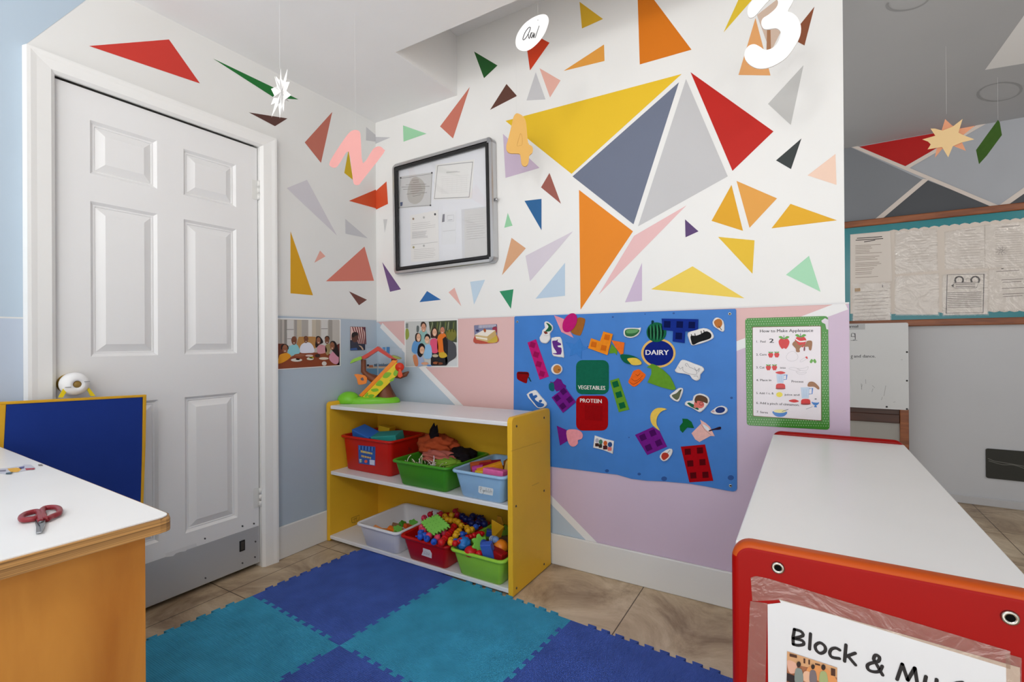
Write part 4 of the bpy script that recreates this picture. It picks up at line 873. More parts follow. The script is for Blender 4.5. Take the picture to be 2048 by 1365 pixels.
sticker(z2, spl([(712, 510), (740, 475), (830, 462), (888, 505), (930, 795), (900, 812), (790, 800), (728, 760)], 2), 'soft_animal', 'white puffy tile with a purple cat print', [(spl([(722, 530), (790, 525), (820, 500), (812, 545), (865, 572), (868, 605), (812, 612), (830, 640), (878, 652), (868, 765), (745, 755), (738, 740), (800, 735), (745, 650), (728, 590)], 2), C(96, 44, 130))], t=.009)
sticker(z2, ell(808, 1015, 95, 92), 'soft_cookie', 'round white puffy piece with a brown cookie', [(ell(805, 1015, 70, 72), C(186, 120, 56)), (ell(835, 1025, 18, 14, n=8), C(130, 76, 34))])
sticker(z3, spl([(160, 315), (230, 295), (400, 298), (428, 290), (428, 335), (390, 410), (330, 448), (255, 465), (170, 440), (145, 385)], 2), 'soft_lime', 'white edged puffy lime wedge', [(spl([(175, 330), (280, 312), (395, 325), (380, 380), (300, 435), (200, 435), (165, 400)], 3), C(48, 104, 62)), (spl([(190, 335), (290, 322), (385, 330), (330, 380), (200, 385)], 3), C(96, 152, 98))])
sticker(z3, spl([(1200, 375), (1320, 335), (1450, 300), (1560, 330), (1622, 420), (1600, 480), (1460, 540), (1320, 580), (1250, 575), (1205, 460)], 2), 'soft_animal', 'white puffy oval with a black animal print', [(spl([(1240, 430), (1320, 425), (1400, 400), (1490, 352), (1560, 380), (1580, 435), (1540, 480), (1380, 530), (1280, 575), (1250, 520)], 3), C(18, 20, 22))] + [(([(a, b), (a+12, b+60)]), (C(18, 20, 22), .003)) for a, b in ((1250, 405), (1308, 392), (1410, 350), (1455, 338))])
sticker(z3, spl([(1640, 138), (1700, 130), (1780, 185), (1798, 330), (1760, 362), (1690, 320), (1620, 270), (1600, 200)], 2), 'soft_drumstick', 'white edged puffy brown drumstick at the upper right', [(spl([(1620, 200), (1680, 150), (1740, 165), (1758, 230), (1720, 295), (1660, 285)], 3), C(180, 112, 54)), ([(1700, 270), (1748, 332)], (C(44, 30, 26), .0022))])
sticker(z3, spl([(1005, 960), (1080, 835), (1150, 822), (1300, 880), (1430, 928), (1466, 990), (1405, 1060), (1400, 1130), (1340, 1165), (1270, 1130), (1230, 1072), (1100, 1042), (1015, 1030), (985, 990)], 2), 'soft_bone', 'white puffy bone with a grey sketched animal', [(spl(L, 4, False), (C(128, 128, 136), .0013)) for L in ([(1040, 930), (1070, 970), (1110, 940), (1120, 1000), (1220, 1050), (1330, 1060), (1330, 1000), (1270, 960), (1220, 940), (1180, 880), (1150, 900), (1180, 930)], [(1300, 945), (1340, 1000), (1380, 960), (1370, 1020)], [(1290, 1090), (1340, 1085), (1360, 1110)])])
sticker(z4, spl([(185, 370), (300, 308), (345, 330), (400, 400), (488, 500), (480, 550), (425, 585), (350, 578), (260, 480)], 2), 'soft_animal', 'white puffy piece with a blue animal print above the shelf end', [(spl([(210, 375), (265, 355), (275, 395), (320, 380), (340, 410), (300, 440), (330, 475), (380, 500), (440, 520), (425, 560), (350, 570), (290, 500), (240, 440)], 2), C(44, 96, 166)), (spl([(360, 470), (400, 455), (410, 480), (380, 500)], 3), C(44, 96, 166))])
sticker(z4, [(1215, 995), (1360, 1045), (1505, 1080), (1490, 1275), (1340, 1215), (1190, 1180)], 'soft_cup_row', 'white puffy tile printed with a row of coloured cups', [(P_, C(*c_)) for P_, c_ in ((ell(1245, 1075, 28, 36, n=10), (170, 170, 190)), (ell(1300, 1095, 30, 38, n=10), (70, 120, 96)), (ell(1370, 1115, 30, 38, n=10), (196, 92, 44)), (ell(1440, 1135, 34, 40, n=10), (40, 74, 130)), (rrect(1215, 1115, 1270, 1165, 8), (60, 34, 30)), (rrect(1270, 1130, 1320, 1185, 8), (50, 40, 34)), (rrect(1335, 1150, 1400, 1210, 8), (70, 24, 28)), (rrect(1405, 1175, 1465, 1230, 8), (210, 110, 100)))], t=.008)
sticker(z5, spl([(532, 185), (585, 140), (640, 98), (688, 100), (690, 150), (650, 248), (615, 258), (562, 230)], 2), 'soft_pear', 'white edged puffy dark green pear', [(spl([(556, 185), (610, 160), (650, 120), (672, 118), (662, 150), (645, 210), (618, 240), (580, 220)], 3), C(92, 100, 76)), ([(655, 135), (668, 116)], (C(36, 44, 32), .003))])
sticker(z5, spl([(712, 298), (735, 252), (805, 245), (818, 192), (890, 160), (978, 190), (1008, 250), (960, 330), (905, 383), (870, 378), (800, 335)], 2), 'soft_child_figure', 'white puffy piece with a printed child in glasses', [([(735, 280), (760, 268), (830, 300), (880, 350), (865, 360), (780, 320)], C(20, 96, 70)), (ell(880, 290, 62, 48, 20), C(222, 116, 106)), (spl([(825, 235), (850, 190), (910, 185), (975, 220), (978, 280), (930, 265), (860, 250), (850, 280), (832, 265)], 3), C(92, 66, 46)), (ell(905, 285, 22, 18, n=12), (C(70, 40, 50), .0014)), (ell(835, 315, 20, 22, n=10), C(214, 122, 108)), (ell(845, 200, 1, 1, n=4), C(92, 66, 46))])
sticker(z5, spl([(1016, 380), (1060, 345), (1085, 325), (1150, 306), (1208, 330), (1220, 370), (1180, 405), (1110, 412), (1055, 405)], 2), 'soft_plum', 'white edged puffy blue plum at the right', [(ell(1130, 360, 58, 36, -8), C(30, 54, 116)), (ell(1048, 376, 18, 12, n=8), C(200, 160, 160))])
sticker(z5, spl([(416, 920), (440, 865), (530, 815), (568, 832), (560, 882), (510, 950), (455, 966)], 2), 'soft_strawberry', 'white edged puffy strawberry below a purple square', [(spl([(430, 915), (450, 870), (500, 870), (522, 905), (490, 940), (455, 955)], 3), C(178, 56, 40)), ([(500, 875), (535, 838)], (C(80, 76, 50), .0016))])

# ================================================================== HANGING CUT-OUTS
def hung(name, label, px, depth, outline, col, t=.0012, mat='card', yaw=0, hook=None, cat='hanging decoration', prints=None, frame=None, ztop=ZC, parts=None):
    """a cut-out on a thread: hangs in its own upright plane, turned by yaw"""
    d = ray(*px); c = CAM+d*depth
    n = V((-d.x, -d.y, 0)).normalized(); n = Matrix.Rotation(rad(yaw), 3, 'Z') @ n
    pl = Plane(c, n); z = Zoom(pl, *frame) if frame else pl
    m = MB(col); m.prism(z.pts(outline, -t/2), n, t)
    if prints: prints(m, z, t/2)
    o = tag(build(m, name, mat), label, cat)
    h = pl.at(*hook); mm = MB(C(225, 225, 225)); mm.tube([h-n*.002, V((h.x, h.y, ztop-.001))-n*.002], .00028, seg=5); build(mm, 'thread', 'card', o)
    if parts: parts(o, pl, z, n)
    return o
def cap_outline(path, w, z_=None):
    """outline of a fat round-ended stroke through path (2-D)"""
    P_ = [V((a, b)) for a, b in path]; L, R = [], []; k = len(P_)
    for i, p in enumerate(P_):
        a, b = P_[max(i-1, 0)], P_[min(i+1, k-1)]; t1 = (p-a).normalized() if i else (b-p).normalized(); t2 = (b-p).normalized() if i < k-1 else t1
        t_ = (t1+t2).normalized(); n_ = V((-t_.y, t_.x)); c_ = max(.45, n_.dot(V((-t1.y, t1.x)))); L.append(p+n_*w/c_); R.append(p-n_*w/c_)
    def arc(c, s):
        v = s-c; return [c+V((v.x*cos(a)-v.y*sin(a), v.x*sin(a)+v.y*cos(a))) for a in [-pi*q/7 for q in range(1, 7)]]
    return [tuple(p) for p in L + arc(P_[-1], L[-1]) + R[::-1] + arc(P_[0], R[0])]
# pink letter N
zN = (400, 0, 400/1365)
hung('letter_cutout', 'pink letter N cut-out hanging in front of the room corner', (712, 315), 2.0,
     spl([(1063, 888), (1092, 905), (1098, 960), (1112, 1115), (1180, 1020), (1222, 1000), (1252, 1020), (1250, 1050), (1110, 1230), (1085, 1262), (1055, 1260), (1042, 1220), (1015, 1035), (960, 1105), (930, 1143), (895, 1140), (886, 1105), (960, 985), (1020, 905)], 3), C(236, 172, 168), frame=zN, hook=(711, 262), yaw=8)
# white star
def star3d(o, pl, z, n):
    for rot_, k_ in ((35, 1), (-35, 2)):
        pass
zS = (400, 0, 400/1365)
SO = [(551, 465), (556, 540), (568, 555), (597, 470), (590, 545), (585, 560), (613, 560), (590, 622), (622, 650), (578, 684), (572, 765), (556, 715), (545, 810), (535, 715), (488, 802), (512, 705), (483, 718), (508, 655), (485, 608), (525, 592), (517, 520), (545, 552)]
def starparts(o, pl, z, n):
    m = MB(C(238, 238, 238))
    c = z.at(552, 640)
    for k in range(10):
        a = rad(36*k+10); b1, b2 = a-.28, a+.28; rr = .036+.012*(k % 2)
        up, w = V((0, 0, 1)), n.cross(V((0, 0, 1)))*.55 + n*.5
        f = lambda an, r_: c + up*sin(an)*r_*1.3 + w*cos(an)*r_
        m.add([f(b1, .022), f(a, rr), f(b2, .022), c+n*.012], [[0, 1, 3], [3, 1, 2]])
    build(m, 'folded_layer', 'card', o)
hung('paper_star', 'white folded paper star hanging in front of the door wall', (560, 188), 1.55, SO, C(238, 238, 238), frame=zS, hook=(559.5, 138), yaw=0, parts=starparts)
# oval
def ovp(m, z, h):
    K = C(50, 50, 54)
    m.stroke(z, spl([(690, 625), (650, 630), (570, 740), (520, 880), (545, 905), (610, 830), (670, 710), (690, 640)], 3), .0024, K, 2, h)
    for L in ([(645, 780), (660, 880), (710, 740)], [(735, 735), (700, 800), (715, 865), (760, 760)], [(760, 745), (750, 860), (790, 750), (775, 860)], [(890, 590), (800, 860)]): m.stroke(z, spl(L, 3, False), .0021, K, 2, h)
    m.pr(z, ell(862, 458, 10, 10, n=8), C(120, 120, 120), 2, h)
hung('oval_cutout', 'white oval cut-out lettered Oval hanging below the ceiling recess', (1064, 65), 1.75, spl([(980, 328), (1060, 350), (1106, 430), (1100, 540), (1030, 740), (930, 900), (800, 1040), (680, 1130), (560, 1168), (440, 1140), (370, 1060), (352, 950), (380, 810), (450, 680), (560, 540), (720, 420), (860, 355)], 3), C(236, 236, 236), frame=(1000, 0, 140/1592), hook=(1076, 40), prints=ovp, ztop=RZ if False else ZC, yaw=0)
# number 4
def p4(m, z, h): m.stroke(z, spl([(520, 575), (480, 700), (460, 785), (505, 780), (548, 760), (548, 640)], 3), .0012, C(196, 146, 76), 2, h, closed=True)
hung('number_cutout', 'tan foam number 4 hanging beside the notice case', (1040, 280), 2.2, spl([(450, 243), (530, 268), (590, 330), (620, 430), (650, 740), (715, 800), (732, 860), (715, 920), (670, 960), (660, 1060), (630, 1130), (575, 1140), (535, 1090), (515, 945), (450, 925), (340, 920), (285, 870), (280, 790), (310, 680), (370, 440), (400, 310)], 3), C(226, 178, 100), t=.008, frame=(980, 200, 120/1024), hook=(1033, 232), prints=p4)
# number 3
hung('number_cutout', 'big white number 3 hanging near the upper end of the back wall', (1545, 60), 1.5,
     spl([(415, 200), (450, 280), (530, 255), (640, 130), (740, 20), (830, -30), (880, 40), (850, 130), (740, 230), (650, 290), (625, 370), (660, 445), (730, 455), (850, 440), (915, 490), (905, 590), (850, 690), (770, 750), (680, 765), (610, 720), (520, 680), (430, 710), (375, 800), (380, 900), (450, 990), (560, 1045), (700, 1045), (850, 990), (1010, 880), (1130, 720), (1215, 550), (1225, 400), (1170, 270), (1080, 200), (1030, 180), (1110, 30), (1140, -120), (1060, -250), (900, -270), (720, -200), (560, -60), (440, 90)], 3), C(236, 236, 235), frame=(1440, 0, 260/1972), hook=(1560, -20), t=.004)
# tan star with a peach star behind, at the right
zT = (1840, 200, 208/2028)
def peach(o, pl, z, n):
    m = MB(C(226, 158, 122)); m.prism(z.pts([(490, 375), (625, 500), (780, 560), (1070, 505), (850, 680), (820, 830), (895, 995), (650, 900), (430, 960), (290, 1130), (330, 920), (420, 600)], -.006), n, .001); build(m, 'back_star', 'card', o)
hung('paper_star', 'tan paper star layered over a peach star, hanging in front of the grey far wall', (1895, 275), 2.3, [(830, 372), (750, 640), (850, 690), (1060, 770), (800, 835), (640, 905), (550, 1120), (430, 920), (150, 965), (210, 870), (160, 815), (45, 772), (300, 700), (205, 560), (290, 560), (440, 600), (640, 520)], C(234, 202, 150), frame=zT, hook=(1893, 228), parts=peach, ztop=ZF, yaw=0)
hung('rhombus_cutout', 'green felt rhombus hanging in front of the grey far wall', (1979, 284), 2.6, [(1520, 390), (1555, 440), (1598, 685), (1300, 1090), (1150, 1255), (1092, 980), (1300, 690)], C(62, 92, 40), frame=zT, hook=(1996, 243), ztop=ZF, mat='felt', t=.002)
# ================================================================== BINS ON THE SHELF
def bin_(name, label, x0, x1, y0, y1, z0, h, col, taper=.022, rim=.013):
    """moulded tray: x0..x1, y0..y1 is the outside of the rim"""
    cx, cy = (x0+x1)/2, (y0+y1)/2; hx, hy = (x1-x0)/2, (y1-y0)/2
    root = thing(name, label, 'bin', (cx, cy, z0), 'plastic bins on the yellow shelf')
    def rr(ix, z, r): return [V((cx+a, cy+b, z)) for a, b in rrect(-hx+ix, -hy+ix, hx-ix, hy-ix, r, 5)]
    b = rim; t = taper; w = .0035
    m = MB(col)
    m.loft([rr(b+t+.006, z0, .018), rr(b+t, z0+.006, .02), rr(b, z0+h-.014, .024)], cap0=True, cap1=False)
    m.loft([rr(b+w, z0+h-.004, .022), rr(b+t+w, z0+.009, .018), rr(b+t+w+.006, z0+.005, .016)], cap0=False, cap1=True)
    build(m, 'body', 'plastic', root)
    m = MB(col)
    m.loft([rr(b+.0002, z0+h-.0139, .024), rr(.002, z0+h-.013, .03), rr(0, z0+h-.009, .03), rr(.0005, z0+h-.003, .03), rr(.004, z0+h, .03), rr(b, z0+h-.001, .024), rr(b+w, z0+h-.004, .022)], cap0=False, cap1=False)
    r = build(m, 'rim', 'plastic', root)
    return root
def front_label(root, x0, x1, z0, z1, y0b, y1b, zb0, zb1, col, prints, mat='printed_paper', skew=0, cut=0):
    """sticker on the sloping front face of a bin"""
    sl = (y1b-y0b)/(zb1-zb0)
    P = Plane((0, y0b, zb0), V((0, -1, sl)))
    pass
# all front faces slope slightly: planes through the measured bottom edge
BINS = {}
zM, zB = SHM+.0006, SHB+.0006
BINS['red_hi'] = bin_('storage_bin', 'tall red bin with a picture label at the left of the middle shelf', -2.205, -1.815, 1.800, 2.088, zM, .19, C(190, 24, 14), .014)
BINS['green'] = bin_('storage_bin', 'green bin of feathers and shredded strips on the middle shelf', -1.745, -1.392, 1.728, 2.088, zM, .125, C(64, 140, 32))
BINS['sky'] = bin_('storage_bin', 'light blue bin of foam blocks on the middle shelf', -1.376, -1.088, 1.728, 2.088, zM, .125, C(150, 188, 222))
BINS['white'] = bin_('storage_bin', 'white bin on the bottom shelf', -1.985, -1.69, 1.715, 2.085, zB, .122, C(224, 224, 228))
BINS['red'] = bin_('storage_bin', 'low red bin of beads on the bottom shelf', -1.682, -1.385, 1.715, 2.085, zB, .122, C(186, 14, 16))
BINS['lime'] = bin_('storage_bin', 'lime green bin of building toys at the right end of the bottom shelf', -1.378, -1.088, 1.715, 2.085, zB, .122, C(150, 202, 62))
def bin_plane(k, x0, y0, z0, h, taper=.022, rim=.013):
    return Plane((0, y0+rim+taper-.0006, z0+.006), V((0, -(h-.02), -taper)))
# picture label of the tall red bin
pl = bin_plane(0, 0, 1.800, zM, .19, .014); z = Zoom(pl, 660, 860, 200/2048)
m = MB(C(44, 84, 160)); m.prism(z.pts([(578, 315), (930, 350), (925, 738), (590, 690)], 0), pl.n, .0006)
def q(pts, col, lay=1, b=.0006): m.pr(z, pts, col, lay, b)
for k in range(10): q([(600+k*32, 330+k*3), (616+k*32, 332+k*3), (612+k*32, 410+k*3), (598+k*32, 408+k*3)], C(*((90, 140, 210), (30, 60, 120))[k % 2]), 2)
for k in range(9): q([(630+k*27, 420+k*6), (648+k*27, 424+k*6), (650+k*27, 470+k*5), (632+k*27, 466+k*5)], C(*((228, 200, 60), (236, 180, 70), (220, 220, 120))[k % 3]), 3)
for k in range(8): q([(640+k*26, 520+k*6), (660+k*26, 524+k*6), (655+k*26, 566+k*5), (642+k*26, 560+k*5)], C(*((226, 160, 50), (230, 206, 70))[k % 2]), 3)
q([(600, 600), (650, 606), (650, 665), (610, 672)], C(206, 208, 200), 3); q([(810, 612), (915, 628), (912, 728), (812, 712)], C(200, 206, 226), 3); q(ell(735, 650, 32, 34, n=12), C(222, 86, 62), 3); q(ell(640, 640, 18, 24, n=10), C(120, 160, 120), 4)
build(m, 'picture_label', 'printed_paper', BINS['red_hi'])
# handwritten labels
pl = bin_plane(0, 0, 1.728, zM, .125); z = Zoom(pl, 780, 860, 240/2048)
m = MB(C(222, 226, 226)); m.prism(z.pts(rrect(0, 0, 1, 1, .1)[:0] + [(1515, 960), (1755, 1005), (1765, 1030), (1752, 1125), (1530, 1085), (1508, 1060)], 0), pl.n, .0005)
for L in ([(1535, 985), (1545, 1060)], [(1535, 985), (1560, 980), (1565, 1010), (1542, 1020)], [(1575, 1030), (1590, 1060), (1600, 1025), (1598, 1080), (1575, 1100)], [(1610, 1035), (1625, 1030), (1622, 1060), (1608, 1055), (1612, 1035)], [(1640, 1000), (1640, 1065), (1660, 1068), (1658, 1040), (1640, 1045)], [(1680, 1010), (1678, 1078)], [(1695, 1045), (1692, 1080)], [(1715, 1020), (1712, 1085)], [(1715, 1060), (1735, 1045), (1740, 1090)]): m.stroke(z, L, .0011, C(50, 54, 60), 2, .0005)
build(m, 'handwritten_label', 'printed_paper', BINS['sky'])
pl = bin_plane(0, 0, 1.715, zB, .122); z = Zoom(pl, 700, 1000, 320/2048)
m = MB(C(226, 222, 222)); m.prism(z.pts([(935, 618), (1025, 648), (1048, 690), (1045, 752), (915, 708), (935, 660)], 0), pl.n, .0005)
for L in ([(950, 665), (948, 690)], [(960, 660), (975, 670), (985, 695)], [(990, 675), (992, 700)], [(1000, 680), (1015, 690), (1005, 710)], [(945, 690), (1020, 712)]): m.stroke(z, L, .001, C(120, 110, 120), 2, .0005)
build(m, 'handwritten_label', 'printed_paper', BINS['red'])

# ------------------------------------------------------------------ what is in the bins
def single(m, name, label, cat, mat, group): return tag(build(m, name, mat), label, cat, group)
def rotz(a, b=0, c=0): return Matrix.Rotation(rad(a), 3, 'Z') @ Matrix.Rotation(rad(b), 3, 'Y') @ Matrix.Rotation(rad(c), 3, 'X')
def block(c, s, col, name, label, group, rot=(0, 0, 0), mat='matte_plastic', bev=.003):
    m = MB(col); c = V(c); m.box(c.x-s[0]/2, c.x+s[0]/2, c.y-s[1]/2, c.y+s[1]/2, c.z-s[2]/2, c.z+s[2]/2, bev=bev, rot=rotz(*rot)); return single(m, name, label, 'block', mat, group)
G1 = 'big blocks in the tall red bin'
zR = zM+.19
block((-2.08, 1.885, zR+.0), (.15, .085, .045), C(46, 108, 196), 'toy_block', 'blue block lying across the left of the tall red bin', G1, (-6, 12, 14))
block((-1.92, 1.885, zR-.004), (.15, .085, .05), C(42, 146, 140), 'toy_block', 'teal block lying across the right of the tall red bin', G1, (14, -6, 10))
block((-2.05, 2.005, zR+.006), (.075, .06, .05), C(222, 178, 32), 'toy_block', 'yellow block behind the blue one in the tall red bin', G1, (10, 8, 0))
block((-1.93, 2.0, zR-.05), (.19, .12, .06), C(150, 20, 20), 'toy_block', 'dark red block deep in the tall red bin', G1, (4, 0, 0))
# green bin: crumpled cloth and leaves, shredded strips
rnd = random.Random(3)
def crumple(c, r, col, name, label, seed, mat='fabric', cat='cloth', group='dress up scraps in the green bin', amp=.6, squash=(1, 1, .6)):
    R_ = random.Random(seed); b = bmesh.new(); bmesh.ops.create_icosphere(b, subdivisions=4, radius=1)
    ph = [(V((R_.uniform(-1, 1), R_.uniform(-1, 1), R_.uniform(-1, 1)))*R_.uniform(2, 9), R_.uniform(0, 6)) for _ in range(9)]
    for v in b.verts:
        n_ = v.co.normalized(); k = 1+amp*sum(abs(sin(n_.dot(d)+p))-.5 for d, p in ph)/4
        v.co = V((n_.x*squash[0], n_.y*squash[1], n_.z*squash[2]))*r*k+V(c)
    m = MB(col); m.bm(b, smooth=True); return single(m, name, label, cat, mat, group)
zG = zM+.125
crumple((-1.645, 1.965, zG+.03), .078, C(168, 72, 38), 'cloth_scrap', 'orange brown crumpled cloth heaped in the back of the green bin', 5, squash=(1.25, .8, .62))
crumple((-1.575, 1.90, zG-.005), .065, C(176, 96, 84), 'cloth_scrap', 'dusty pink crumpled cloth in the middle of the green bin', 8, squash=(1.3, .8, .4))
crumple((-1.495, 1.975, zG-.006), .078, C(24, 18, 22), 'cloth_scrap', 'black crumpled cloth at the rear right of the green bin', 11, squash=(.9, .95, .5), amp=.4)
crumple((-1.485, 1.86, zG-.016), .05, C(120, 158, 52), 'cloth_scrap', 'lime green crumpled scrap near the right edge of the green bin', 13, squash=(1.2, .9, .4))
m = MB(C(24, 20, 26)); c = atz(850, 905, zG+.06)
c = V((-1.665, 1.95, zG+.075))
for k in range(5):
    a = rad(-40+k*22); tip = c+V((.035+.05*sin(a), -.01*k, .085*cos(a)*(.7+.3*(k % 2))))
    m.loft([[c+V((.026*cos(t_), .012*sin(t_), -.02)) for t_ in [i*pi/3 for i in range(6)]], [(c+tip)/2+V((.024*cos(t_), .008*sin(t_), 0)) for t_ in [i*pi/3 for i in range(6)]], [tip+V((.001*cos(t_), .001*sin(t_), 0)) for t_ in [i*pi/3 for i in range(6)]]])
single(m, 'feather_tuft', 'black feather tuft standing on the orange cloth in the green bin', 'feathers', 'fabric', 'dress up scraps in the green bin')
CR = [C(222, 214, 196), C(206, 190, 170), C(190, 196, 150), C(216, 206, 214)]
for k in range(26):
    x, y = -1.69+.24*rnd.random(), 1.765+.10*rnd.random(); a = rnd.uniform(0, pi); L = rnd.uniform(.02, .045)
    if k < 4: x, y = -1.69+.05*k+.01*rnd.random(), 1.775+.03*(k % 2); up = .045
    else: up = rnd.uniform(.004, .03)
    z0_ = zG-.03+rnd.random()*.012; P0 = V((x, y, z0_)); P1 = V((x+L*cos(a)*.4, y+L*sin(a)*.3, z0_+up*.7)); P2 = V((x+L*cos(a), y+L*sin(a)*.6, z0_+up))
    m = MB(CR[k % 4]); m.tube(spl([tuple(P0), tuple(P1), tuple(P2)], 3, False), .0022, seg=5, flat=.5)
    single(m, 'paper_strip', ('pale curled paper strip in the front of the green bin', 'beige curled paper strip in the front of the green bin', 'greenish curled paper strip in the front of the green bin', 'lilac white curled paper strip in the front of the green bin')[k % 4], 'paper strip', 'card', 'curled strips in the green bin %d' % (k % 4) if False else 'curled paper strips in the green bin')
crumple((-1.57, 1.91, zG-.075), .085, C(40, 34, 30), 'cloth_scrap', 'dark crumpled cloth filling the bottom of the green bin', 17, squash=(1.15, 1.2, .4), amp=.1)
# light blue bin
G3 = 'foam blocks in the light blue bin'
for c, s, col, lab, rot in (((-1.300, 1.865, zG-.005), (.10, .032, .035), (184, 84, 44), 'brown orange foam block standing at the back left of the light blue bin', (38, -6, 8)),
    ((-1.262, 1.885, zG-.002), (.10, .035, .035), (150, 28, 42), 'dark red foam block at the back of the light blue bin', (30, -5, 4)),
    ((-1.283, 1.815, zG-.012), (.05, .035, .035), (190, 72, 150), 'purple pink foam block in the middle left of the light blue bin', (34, -8, 0)),
    ((-1.228, 1.83, zG-.002), (.115, .03, .03), (222, 148, 34), 'mustard foam block slanting across the light blue bin', (42, -14, 4)),
    ((-1.175, 1.80, zG-.006), (.11, .05, .03), (220, 104, 164), 'pink foam block at the front right of the light blue bin', (-4, 0, -6)),
    ((-1.150, 1.88, zG+.004), (.045, .045, .06), (206, 170, 84), 'tan foam block at the right of the light blue bin', (20, 14, 0)),
    ((-1.17, 1.94, zG-.006), (.08, .05, .05), (146, 92, 40), 'brown foam block at the back right of the light blue bin', (10, 0, 0)),
    ((-1.25, 1.79, zG-.018), (.05, .03, .025), (224, 196, 60), 'yellow foam block at the front of the light blue bin', (40, 0, 0))):
    block(c, s, C(*col), 'foam_block', lab, G3, rot, 'felt', .002)
block((-1.23, 1.90, zG-.071), (.2, .25, .075), C(150, 70, 60), 'foam_block', 'red brown foam slab deep in the light blue bin', G3, (0, 0, 0), 'felt', .01)
# white bin
G4 = 'interlocking pieces in the white bin'; zb = zB+.03
def flower(c, r, col, lab, group, k=6, rot=(0, 0, 0), name='toy_connector', t=.012):
    m = MB(col); pts = []
    for i in range(k*6):
        a = 2*pi*i/(k*6); rr_ = r*(1+.22*cos(k*a)); pts.append(V((rr_*cos(a), rr_*sin(a), 0)))
    Rm = rotz(*rot); P = [V(c)+Rm @ p for p in pts]; m.prism(P, Rm @ V((0, 0, 1)), t, bev=.002)
    return single(m, name, lab, 'toy piece', 'plastic', group)
for px, py, col, lab, kind in ((768, 1063, (232, 138, 40), 'orange connector wedge at the front of the white bin', 0), (784, 1060, (230, 120, 34), 'darker orange connector wedge in the front of the white bin', 0), (795, 1061, (120, 196, 84), 'light green connector flower near the front of the white bin', 1), (806, 1051, (70, 150, 48), 'dark green connector flower in the white bin', 1),
    (816, 1053, (216, 88, 32), 'red orange connector wedge near the right wall of the white bin', 0), (792, 1053, (150, 112, 84), 'brown connector wedge behind the light green flower in the white bin', 0), (826, 1049, (112, 190, 80), 'pale green connector flower at the right wall of the white bin', 1), (754, 1059, (230, 150, 90), 'peach connector wedge at the left of the heap in the white bin', 0)):
    p = atz(px, py, zB+.075); r_ = rnd.uniform(0, 90)
    if kind: flower(p, .022, C(*col), lab, G4, rot=(r_, 30, 20))
    else: block(p, (.045, .026, .022), C(*col), 'toy_connector', lab, G4, (r_, 18, 10), 'plastic')
m = MB(C(206, 140, 70)); m.box(-1.93, -1.745, 1.775, 1.93, zB+.0055, zB+.05, bev=.01); single(m, 'toy_connector', 'orange connector slab under the other pieces of the white bin', 'toy piece', 'plastic', G4)
# low red bin: beads
G5 = 'pop beads heaped in the low red bin'; zr = zB+.122
def bead(p, r, col, lab, group=G5):
    m = MB(col); m.ball(p, r, seg=14, rings=9); m.lathe([(.0035, 0), (.0035, r+.004), (.0045, r+.007), (0, r+.009)], p, (rnd.uniform(-1, 1), rnd.uniform(-1, 1), .3), seg=8)
    return single(m, 'pop_bead', lab, 'bead', 'plastic', group)
m = MB(C(120, 24, 30)); m.ball((-1.535, 1.90, zB+.07), .115, .155, .06); single(m, 'bead_heap', 'dark red heap of beads at the core of the low red bin', 'beads', 'plastic', G5)['kind'] = 'stuff'
z5b = lambda x, y, zz_: atz(700+x*.15625, 1000+y*.15625, zz_)
YB_, RB_, BB_, PB_, NB_ = C(226, 168, 28), C(196, 18, 26), C(36, 84, 190), C(216, 62, 96), C(22, 30, 92)
def where(x, y): return z5b(x, y, zr+.02)
def loose(L, r, col, lab, dz=.02):
    for x, y in L: bead(z5b(x, y, zr+dz), r, col, lab)
loose([(1215, 215), (1300, 200), (1250, 255), (1290, 265), (1350, 275), (1385, 290), (1425, 335), (1500, 365), (1515, 400), (1560, 385), (1365, 430), (1350, 465), (1395, 405), (1295, 520), (1290, 548)], .0155, YB_, 'yellow pop bead in the low red bin')
loose([(905, 425), (955, 460), (900, 475), (985, 500), (1075, 540), (1440, 445), (1610, 350), (1350, 540)], .015, BB_, 'blue pop bead in the low red bin')
loose([(1010, 465), (940, 400), (920, 355), (1120, 490), (950, 235), (1205, 425)], .016, PB_, 'pink pop bead in the low red bin')
loose([(1025, 190), (1160, 185), (1345, 150), (1370, 190)], .015, C(186, 30, 54), 'crimson pop bead at the back of the low red bin')
loose([(1570, 215), (1545, 260), (1660, 240), (1700, 270), (1440, 215), (1480, 250), (1640, 300), (1560, 310), (1720, 310)], .018, NB_, 'navy pop bead at the back right of the low red bin', .012)
ch = [(1330, 350), (1300, 400), (1255, 455), (1215, 500), (1170, 550)]
m = MB(RB_); pp_ = [z5b(x, y, zr+.022) for x, y in ch]
for a, b in zip(pp_, pp_[1:]): m.ball(a, .017); m.tube([a, b], .006, seg=8); m.ball((a+b)/2, .015)
m.ball(pp_[-1], .017); single(m, 'bead_chain', 'shiny red pop bead chain lying across the low red bin', 'bead chain', 'plastic', G5)
m = MB(RB_); pp_ = [z5b(x, y, zr+.02) for x, y in ((1345, 560), (1420, 525), (1500, 490), (1590, 460), (1650, 440), (1720, 430))]
for a, b in zip(pp_, pp_[1:]): m.ball(a, .014); m.tube([a, b], .007, seg=8); m.ball((a+b)/2, .0125)
single(m, 'bead_chain', 'red pop bead chain lying along the right side of the low red bin', 'bead chain', 'plastic', G5)
